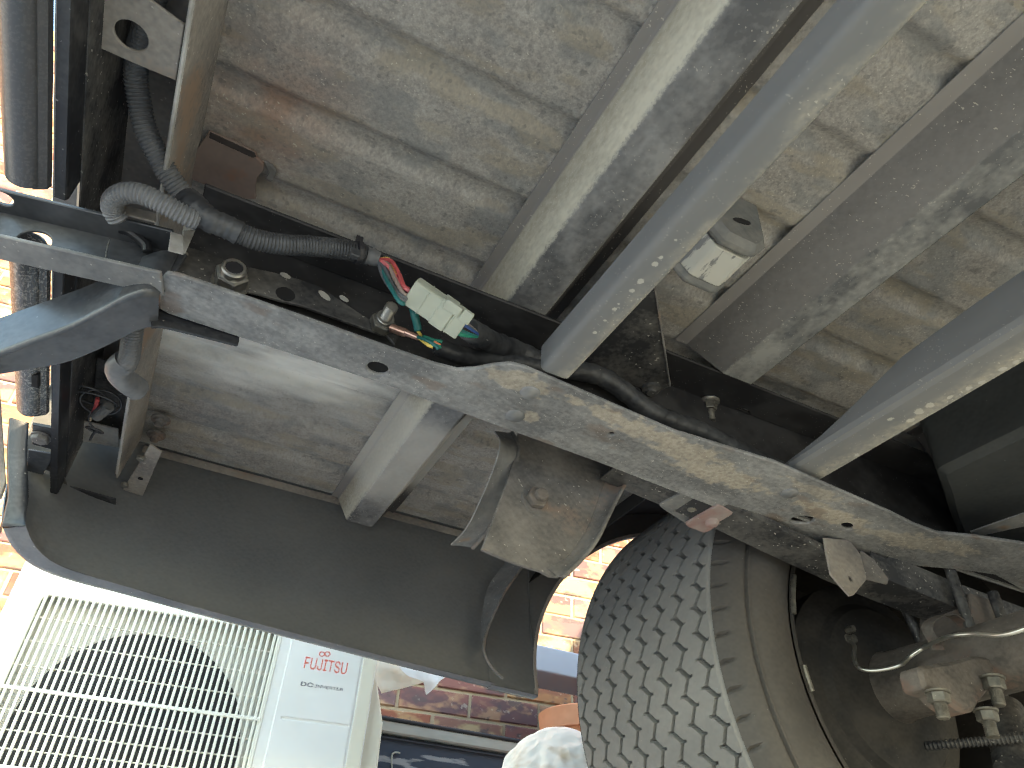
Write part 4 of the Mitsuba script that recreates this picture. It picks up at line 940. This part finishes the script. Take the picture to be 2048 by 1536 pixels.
loom = [at(u, v, y=y) for u, v, y in [(936, 658, 0.482), (955, 668, 0.492), (985, 684, 0.512), (1030, 700, 0.530), (1080, 722, 0.536), (1140, 738, 0.538), (1200, 752, 0.538), (1250, 784, 0.538), (1290, 816, 0.538), (1330, 836, 0.538), (1400, 862, 0.538), (1480, 902, 0.540), (1560, 940, 0.540)]]
sub(WHN, 'taped_loom', tube(loom, 0.0105, 18, 0.0016, lambda w: 0.0105 + 0.0006 * ((w * 70) % 1.0) + 0.0004 * np.sin(w * 300)), 'black_plastic', 60, label='black taped loom drooping along the rail')
loom2 = [at(u, v, y=y) for u, v, y in [(872, 690, 0.520), (905, 706, 0.522), (950, 716, 0.528), (1010, 720, 0.532), (1070, 732, 0.534), (1150, 744, 0.536)]]
sub(WHN, 'taped_loom', tube(loom2, 0.0085, 18, 0.0016, lambda w: 0.0085 + 0.0005 * ((w * 80) % 1.0)), 'black_plastic', 60)
# earth ring terminal and stray wires
r0, r1, r2 = at(783, 656, y=0.528), at(812, 666, y=0.520), at(838, 676, y=0.514)
ET = sub(WHN, 'ring_terminal', [lathe(r0, r1 - r0, [(0, 0.0042), (np.linalg.norm(r1 - r0) * 0.9, 0.0044), (np.linalg.norm(r1 - r0), 0.0040)], 18), lathe(r1, r2 - r1, [(0, 0.0035), (0.004, 0.0031), (np.linalg.norm(r2 - r1), 0.0027)], 18)], 'copper', 40, label='copper crimp of an earth ring terminal')
for m_, P in (('teal', [(826, 618, .49), (829, 630, .49), (833, 645, .495), (836, 660, .5)]), ('yellow', [(832, 650, .497), (836, 662, .503), (842, 672, .508), (838, 677, .512)]), ('green', [(838, 676, .512), (850, 674, .506), (866, 680, .50), (880, 682, .498), (884, 684, .498)]),
              ('yellow', [(838, 676, .512), (846, 682, .506), (856, 690, .50), (866, 694, .498)]), ('green', [(842, 678, .509), (856, 681, .502), (866, 690, .497), (878, 692, .495), (880, 696, .495)]), ('orange', [(868, 684, .496), (875, 688, .495), (880, 691, .495)]), ('teal', [(836, 674, .509), (852, 680, .50), (870, 690, .495), (876, 698, .494)])):
    sub(WHN, 'wire', tube([at(u, v, y=y) for u, v, y in P], 0.0036 if (m_ == 'teal' and P[0][0] == 826) else 0.0016, 10, 0.0016), f'wire_{m_}', True)
# conduit outside the rail
part('outer_conduit', conduit([at(u, v, y=y) for u, v, y in [(268, 640, 0.60), (263, 680, 0.62), (258, 716, 0.64), (246, 735, 0.655)]], 0.0092), 'conduit_plastic', True, label='ribbed conduit dropping outside the rail')
part('outer_grommet', tube([at(u, v, y=y) for u, v, y in [(252, 722, 0.648), (236, 738, 0.66), (250, 760, 0.68), (275, 778, 0.70)]], 0.0115, 16, 0.003), 'conduit_plastic', 60)

# ---------------------------------------------------------------- house wall: its plane is turned 8 degrees to the truck
wd = np.array([math.cos(math.radians(8)), -math.sin(math.radians(8)), 0.0])
wn = np.array([math.sin(math.radians(8)), math.cos(math.radians(8)), 0.0])


def wall_at(u, v, d):
    """(along the wall, height) of a photograph position on the upright plane at distance d parallel to the wall."""
    r = VIEW.T @ np.array([(u - 1024) / FOCAL, (v - 768) / FOCAL, 1.0])
    p = r * d / (r @ wn)
    return np.array([p @ wd, p[2]])


def wall_plate(outline, d, t, holes=(), c=0.001):
    """A sheet parallel to the wall, its face towards the truck at distance d, t thick."""
    return plate(outline, t, (d + t) * wn, wd, Z, holes, c)


def rect(a, b, c_, d):
    return [(a, c_), (b, c_), (b, d), (a, d)]


WALL_D, PITCH, LEN = 2.45, 0.077, 0.236
labels['brick_wall'] = {'label': 'mottled red and cream brick wall of the house beyond the truck', 'category': 'brick wall'}
put('brick_wall__mortar', wall_plate(rect(-6, 7, GROUND, 3.3), WALL_D, 0.2), 'mortar')
bm = [plate([(-0.1125 + j[0], -0.0335 + j[1]), (0.1125 + j[2], -0.0335 + j[3]), (0.1125 + j[4], 0.0335 + j[5]), (-0.1125 + j[6], 0.0335 + j[7])], 0.016, 0.010 * wn, wd, Z, c=0.003) for j in rng.normal(0, 0.0014, (6, 8))]
base = [mikit.ply(m, None, smooth=False) for m in bm]
z_line = wall_at(760, 1413, WALL_D)[1]
w_line = wall_at(939, 1418, WALL_D)[0]
rest = []
for k in range(-9, 36):
    zc = z_line + (k + 0.5) * PITCH
    if zc < GROUND + 0.03:
        continue
    for i in range(-24, 28):
        w = w_line + (i + 0.5 + 0.5 * (k % 2)) * LEN
        o = WALL_D * wn + w * wd + zc * Z + wn * rng.uniform(-0.002, 0.002)
        mid = VIEW @ o
        px = mid[:2] / mid[2] * FOCAL + np.array([1024, 768])
        seen = (-130 < px[0] < 150 and -100 < px[1] < 1270) or (660 < px[0] < 1420 and 1010 < px[1] < 1580)
        if seen:
            key, n = 'brick_wall__brick', 1
            while key in scene:
                key, n = f'brick_wall__brick_{n:03d}', n + 1
            scene[key] = {**base[rng.integers(6)], 'to_world': T().translate(o.tolist()), 'bsdf': {'type': 'ref', 'id': f'brick_{rng.integers(5)}'}}
        else:
            rest.append(bm[0].copy().apply_translation(o))
put('brick_wall__bricks', rest, 'brick_0', False, kind='stuff')

# ---------------------------------------------------------------- air conditioner
UD = 1.80
UL, UR, UT, UB0 = -0.5416, 0.2520, 0.652, 0.005
AC = 'air_conditioner'
labels[AC] = {'label': 'white outdoor air conditioner unit with a square fan grille and red lettering', 'category': 'air conditioner'}
gl, gt = wall_at(85, 1183, UD)
gr = wall_at(561, 1266, UD)[0]
gb = gt - 0.53
front = wall_plate(round_poly(rect(UL, UR, UB0, UT), 0.012, 5), UD, 0.004, [round_poly(rect(gl, gr, gb, gt), 0.022, 6)], 0.003)
dpt = 0.30
side1 = wall_plate(rect(UL, UL + 0.003, UB0, UT), UD + 0.004, dpt)
side2 = wall_plate(rect(UR - 0.003, UR, UB0, UT), UD + 0.004, dpt)
lid = wall_plate(rect(UL, UR, UT - 0.004, UT), UD + 0.004, dpt)
bas = wall_plate(rect(UL, UR, UB0, UB0 + 0.03), UD + 0.004, dpt)
bk = wall_plate(rect(UL, UR, UB0, UT), UD + dpt, 0.004)
put(f'{AC}__casing', [front, side1, side2, lid, bas, bk], 'unit_white', 30)
for w in (UL + 0.12, UR - 0.12):
    put(f'{AC}__foot', wall_plate(rect(w - 0.03, w + 0.03, GROUND, UB0), UD + 0.02, 0.26), 'unit_dark')
hub = wall_at(250, 1493, UD + 0.07)
fr2 = np.linalg.norm(wall_at(316, 1271, UD + 0.05) - hub)
put(f'{AC}__shroud', [wall_plate(rect(gl - 0.03, gr + 0.02, gb - 0.02, gt + 0.02), UD + 0.045, 0.003, [oval(hub[0], hub[1], fr2, fr2, 72)])], 'unit_white')
tr = [hub[0] * wd + (UD + 0.045) * wn + hub[1] * Z]
put(f'{AC}__shroud', lathe(tr[0] + 0.001 * wn, wn, [(0, fr2 + 0.002), (0.002, fr2), (0.02, fr2 - 0.01), (0.07, fr2 - 0.012), (0.0705, fr2 - 0.006), (0.02, fr2 - 0.004), (0.004, fr2 + 0.006)], 72), 'unit_dark')
put(f'{AC}__inside', wall_plate(rect(UL + 0.01, UR - 0.16, UB0 + 0.02, UT - 0.02), UD + 0.22, 0.002), 'unit_dark')
FAN = put(f'{AC}__fan', lathe(tr[0] + 0.055 * wn, -wn, [(-0.05, 0.06), (0, 0.058), (0.012, 0.05), (0.018, 0.028), (0.024, 0.012), (0.026, 0.004)], 40), 'unit_fan', label='dark fan hub behind the grille')
for k in range(3):
    rows = []
    for r in np.linspace(0.05, fr2 - 0.025, 12):
        a0 = 2.0 + k * 2.0944 + 0.6 * (r / fr2) ** 2
        rows.append([tr[0] + wn * (0.075 - 0.05 * (s_ - 0.5) * (1.0 + 0.4 * r / fr2)) + r * (math.cos(a0 + s_ * (1.25 + 0.3 * r / fr2)) * wd + math.sin(a0 + s_ * (1.25 + 0.3 * r / fr2)) * Z) for s_ in np.linspace(0, 1, 16)])
    put(f'{FAN}__blade', sheet(rows), 'unit_fan', 50)
put(f'{AC}__grille_frame', wall_plate(round_poly(rect(gl - 0.006, gr + 0.006, gb - 0.006, gt + 0.006), 0.026, 6), UD - 0.003, 0.010, [round_poly(rect(gl + 0.005, gr - 0.004, gb + 0.006, gt - 0.006), 0.016, 6)], 0.002), 'unit_grille', 40)
nb = 37
for k in range(nb):
    w = gl + 0.012 + (gr - gl - 0.022) * k / (nb - 1)
    put(f'{AC}__grille_bar', wall_plate(rect(w - 0.0030, w + 0.0030, gb + 0.004, gt - 0.004), UD - 0.004, 0.0055, c=0.001), 'unit_grille', 40)
zs, zk = gt - 0.044, 0
k = 0
zlist = []
for v, thick in ((1230, 0), (1277, 0), (1325, 0), (1371, 1), (1415, 0), (1456, 0), (1494, 0), (1533, 1)):
    u_ = 63 if v == 1230 else 45 if v == 1277 else 22 if v == 1325 else 0
    z_ = wall_at(u_, v, UD - 0.004)[1]
    zlist.append((z_, thick))
while zlist[-1][0] > gb + 0.06:
    zlist.append((zlist[-1][0] - 0.046, len(zlist) % 4 == 3))
for z_, thick in zlist:
    h = 0.0036 if thick else 0.0014
    put(f'{AC}__grille_bar', wall_plate(rect(gl - 0.001, gr + 0.001, z_ - h, z_ + h), UD - 0.0055 if thick else UD + 0.0012, 0.006, c=0.0008), 'unit_grille', 40)
pl0, pr0 = wall_at(584, 1278, UD)[0], wall_at(722, 1320, UD)[0]
zg = wall_at(562, 1435, UD)[1]
wg0, wg1 = wall_at(562, 1437, UD)[0], wall_at(698, 1455, UD)[0]
zg2 = zg
PAN = put(f'{AC}__front_panel', wall_plate(rect(pl0, pr0, UB0 + 0.02, gt + 0.01), UD - 0.0025, 0.004, [round_poly(rect(wg0, wg1, zg2 - 0.0025, zg2 + 0.0025), 0.002)], 0.0012), 'unit_white')
cv = [(UR, 0.56), (UR, 0.03), (UR + 0.050, 0.03), tuple(wall_at(766, 1445, UD + 0.02)), tuple(wall_at(752, 1345, UD + 0.02))]
put(f'{AC}__valve_cover', wall_plate(cv, UD + 0.02, 0.2, c=0.004), 'unit_cream', label='cream side cover sloping out from the unit')
put(f'{AC}__corner_strip', wall_plate(rect(pr0 + 0.006, UR - 0.002, UB0 + 0.02, gt + 0.01), UD - 0.0015, 0.003), 'unit_cream')
put(f'{AC}__top_recess', wall_plate(round_poly(rect(wall_at(86, 1160, UD)[0], wall_at(430, 1200, UD)[0], 0.602, 0.616), 0.004), UD - 0.0012, 0.002), 'unit_white')


def print_on(text, u, v, height, width, mat, bold=False):
    m = meshkit.text_mesh(text, 1.0, 0.02, bold)
    x0, x1 = m.vertices[:, 0].min(), m.vertices[:, 0].max()
    w0, z0 = wall_at(u, v, UD - 0.003)
    vtx = m.vertices
    V = (UD - 0.0026) * wn + (w0 + (vtx[:, :1] - x0) / (x1 - x0) * width) * wd + (z0 + vtx[:, 1:2] * height) * Z - 0.0007 * vtx[:, 2:3] / 0.02 * wn
    return trimesh.Trimesh(V, m.faces, process=False)


wa, wb_ = wall_at(607, 1336, UD - 0.003), wall_at(693, 1343, UD - 0.003)
hh = wall_at(610, 1313, UD)[1] - wall_at(607, 1336, UD)[1]
put(f'{PAN}__lettering', print_on('FUJITSU', 607, 1336, hh, wb_[0] - wa[0], 'print_red'), 'print_red', False, label='red maker lettering')
loops = []
for u in (644, 655):
    c_ = wall_at(u, 1308, UD - 0.003)
    loops.append(wall_plate(oval(c_[0], c_[1], 0.0066, 0.0060, 24), UD - 0.0034, 0.0008, [oval(c_[0], c_[1], 0.0046, 0.0040, 24)], 0.0001))
put(f'{PAN}__emblem', loops, 'print_red', False, label='red double loop emblem above the lettering')
wa, wb_ = wall_at(601, 1370, UD - 0.003), wall_at(626, 1372, UD - 0.003)
put(f'{PAN}__lettering', print_on('DC', 601, 1371, 0.0085, wb_[0] - wa[0], 'print_grey', True), 'print_grey', False, label='small grey lettering')
wa, wb_ = wall_at(630, 1374, UD - 0.003), wall_at(686, 1378, UD - 0.003)
put(f'{PAN}__lettering', print_on('INVERTER', 630, 1374.5, 0.0062, wb_[0] - wa[0], 'print_grey'), 'print_grey', False)

# ---------------------------------------------------------------- things by the wall
q0, q1 = at(1120, 1298, y=2.0), at(1120, 1351, y=2.0)
dy = at(1120, 1386, z=q1[2])[1] - 2.0
BEAM = put('steel_beam', along(round_poly([(2.0, q1[2]), (2.0, q0[2]), (2.0 + dy, q0[2]), (2.0 + dy, q1[2])], 0.008), 0.95, 3.1, 0.004), 'beam_blue', 40, 'blue grey steel beam lying level in front of the brick wall behind the tyre', 'steel beam')
put('steel_beam__post', box([2.9, 2.02, GROUND], [2.98, 2.10, q1[2]]), 'beam_blue')
put('steel_beam__post', box([1.45, 2.02, GROUND], [1.53, 2.10, q1[2]]), 'beam_blue')
# storage tub with a pale lid
ty = 1.98
t0, t1, t2 = at(900, 1463, y=ty)[2], at(900, 1487, y=ty)[2], at(900, 1494, y=ty)[2]
xl = at(745, 1490, y=ty)[0]
TU = 'storage_tub'
labels[TU] = {'label': 'dark blue plastic storage tub with a pale grey lid between the air conditioner and sack', 'category': 'storage tub'}
put(f'{TU}__body', box([xl, ty + 0.006, GROUND], [1.22, ty + 0.25, t1 - 0.002], 0.004), 'tub_blue')
put(f'{TU}__lid', box([xl - 0.01, ty - 0.006, t1], [1.23, ty + 0.256, t0], 0.004), 'tub_grey')
put(f'{TU}__rim', box([xl - 0.002, ty - 0.001, t2 - 0.005], [1.222, ty + 0.251, t2], 0.002), 'unit_dark')
put(f'{TU}__gap_shadow', box([xl - 0.012, ty - 0.010, t0 + 0.0005], [1.232, ty + 0.258, t0 + 0.009], 0.003), 'unit_dark')  # dark strip added to draw the gap shadow above the lid
h0 = at(785, 1508, y=ty)
hn = [at(u, v, y=ty + 0.001) for u, v in [(784, 1545), (784, 1512), (790, 1505), (800, 1506)]]
put(f'{TU}__latch', tube(hn, 0.0022, 8, 0.004), 'tub_grey')
# terracotta pot
pc = at(1150, 1447, y=1.93)
put('flower_pot', lathe((pc[0] + 0.06, 1.93, GROUND), Z, [(0, 0.10), (0.0, 0.102), (pc[2] - GROUND - 0.03, 0.125), (pc[2] - GROUND - 0.028, 0.150), (pc[2] - GROUND + 0.022, 0.156), (pc[2] - GROUND + 0.026, 0.150), (pc[2] - GROUND + 0.024, 0.138), (0.1, 0.115)], 48), 'terracotta', 40, 'terracotta flower pot with a thick rim behind the white sack', 'flower pot')


def cloth(left, right, top_pull, mat, key, label, cat, amp=0.012, freq=22, n=(50, 40)):
    Lb, Rb = bend(left, n[0]), bend(right, n[0])
    s_ = np.linspace(0, 1, n[1])[None, :, None]
    G = Lb[:, None] * (1 - s_) + Rb[:, None] * s_
    f = meshkit.fbm(np.c_[G.reshape(-1, 3) * freq], 3).reshape(G.shape[:2])
    f2 = np.abs(meshkit.noise(G.reshape(-1, 3) * freq * np.array([1.6, 1.6, 0.5]), 3) - 0.5).reshape(G.shape[:2])
    G[..., 1] -= amp * (f * 1.6 + f2)
    put(key, sheet(G), mat, True, label, cat)


y0 = 2.07
cloth([at(u, v, y=y0) for u, v in [(738, 1240), (740, 1310), (744, 1360), (756, 1391)]], [at(u, v, y=y0) for u, v in [(860, 1270), (862, 1330), (850, 1365), (757, 1391.5)]], 0, 'cloth_white', 'dust_sheet', 'greyish dust sheet hanging beside the white unit', 'dust sheet', 0.03, 9)
y0 = 2.0
cloth([at(u, v, y=y0) for u, v in [(770, 1265), (785, 1325), (806, 1358), (832, 1372), (842, 1395)]], [at(u, v, y=y0) for u, v in [(905, 1290), (888, 1350), (868, 1370), (852, 1388), (843, 1396)]], 0, 'cloth_clean', 'white_rag', 'clean white rag with a pointed corner hanging below the body side', 'rag', 0.03, 10)
# white sack
ico = trimesh.creation.icosphere(subdivisions=6)
d = ico.vertices
nz = meshkit.fbm(d * 2.2 + 4, 4)
fold = np.abs(meshkit.noise(d * np.array([7, 7, 2.4]) + 9) - 0.5) + 0.5 * np.abs(meshkit.noise(d * np.array([11, 11, 3.0]) + 2) - 0.5)
Rk = 1 + 0.30 * (nz - 0.5) - 0.10 * fold
sc_ = at(1125, 1600, y=1.66)
topz = at(1120, 1456, y=1.66)[2]
V = np.c_[sc_[0] + 0.185 * d[:, 0] * Rk, sc_[1] + 0.15 * d[:, 1] * Rk, np.maximum(GROUND + 0.002, GROUND + (topz - GROUND) * (0.50 + 0.50 * d[:, 2] * np.where(d[:, 2] > 0, 1.0, 1.05) * (0.9 + 0.1 * Rk)))]
put('sack', trimesh.Trimesh(V, ico.faces, process=False), 'cloth_white', True, 'crumpled white cloth sack with brown stains beside the tyre', 'sack')
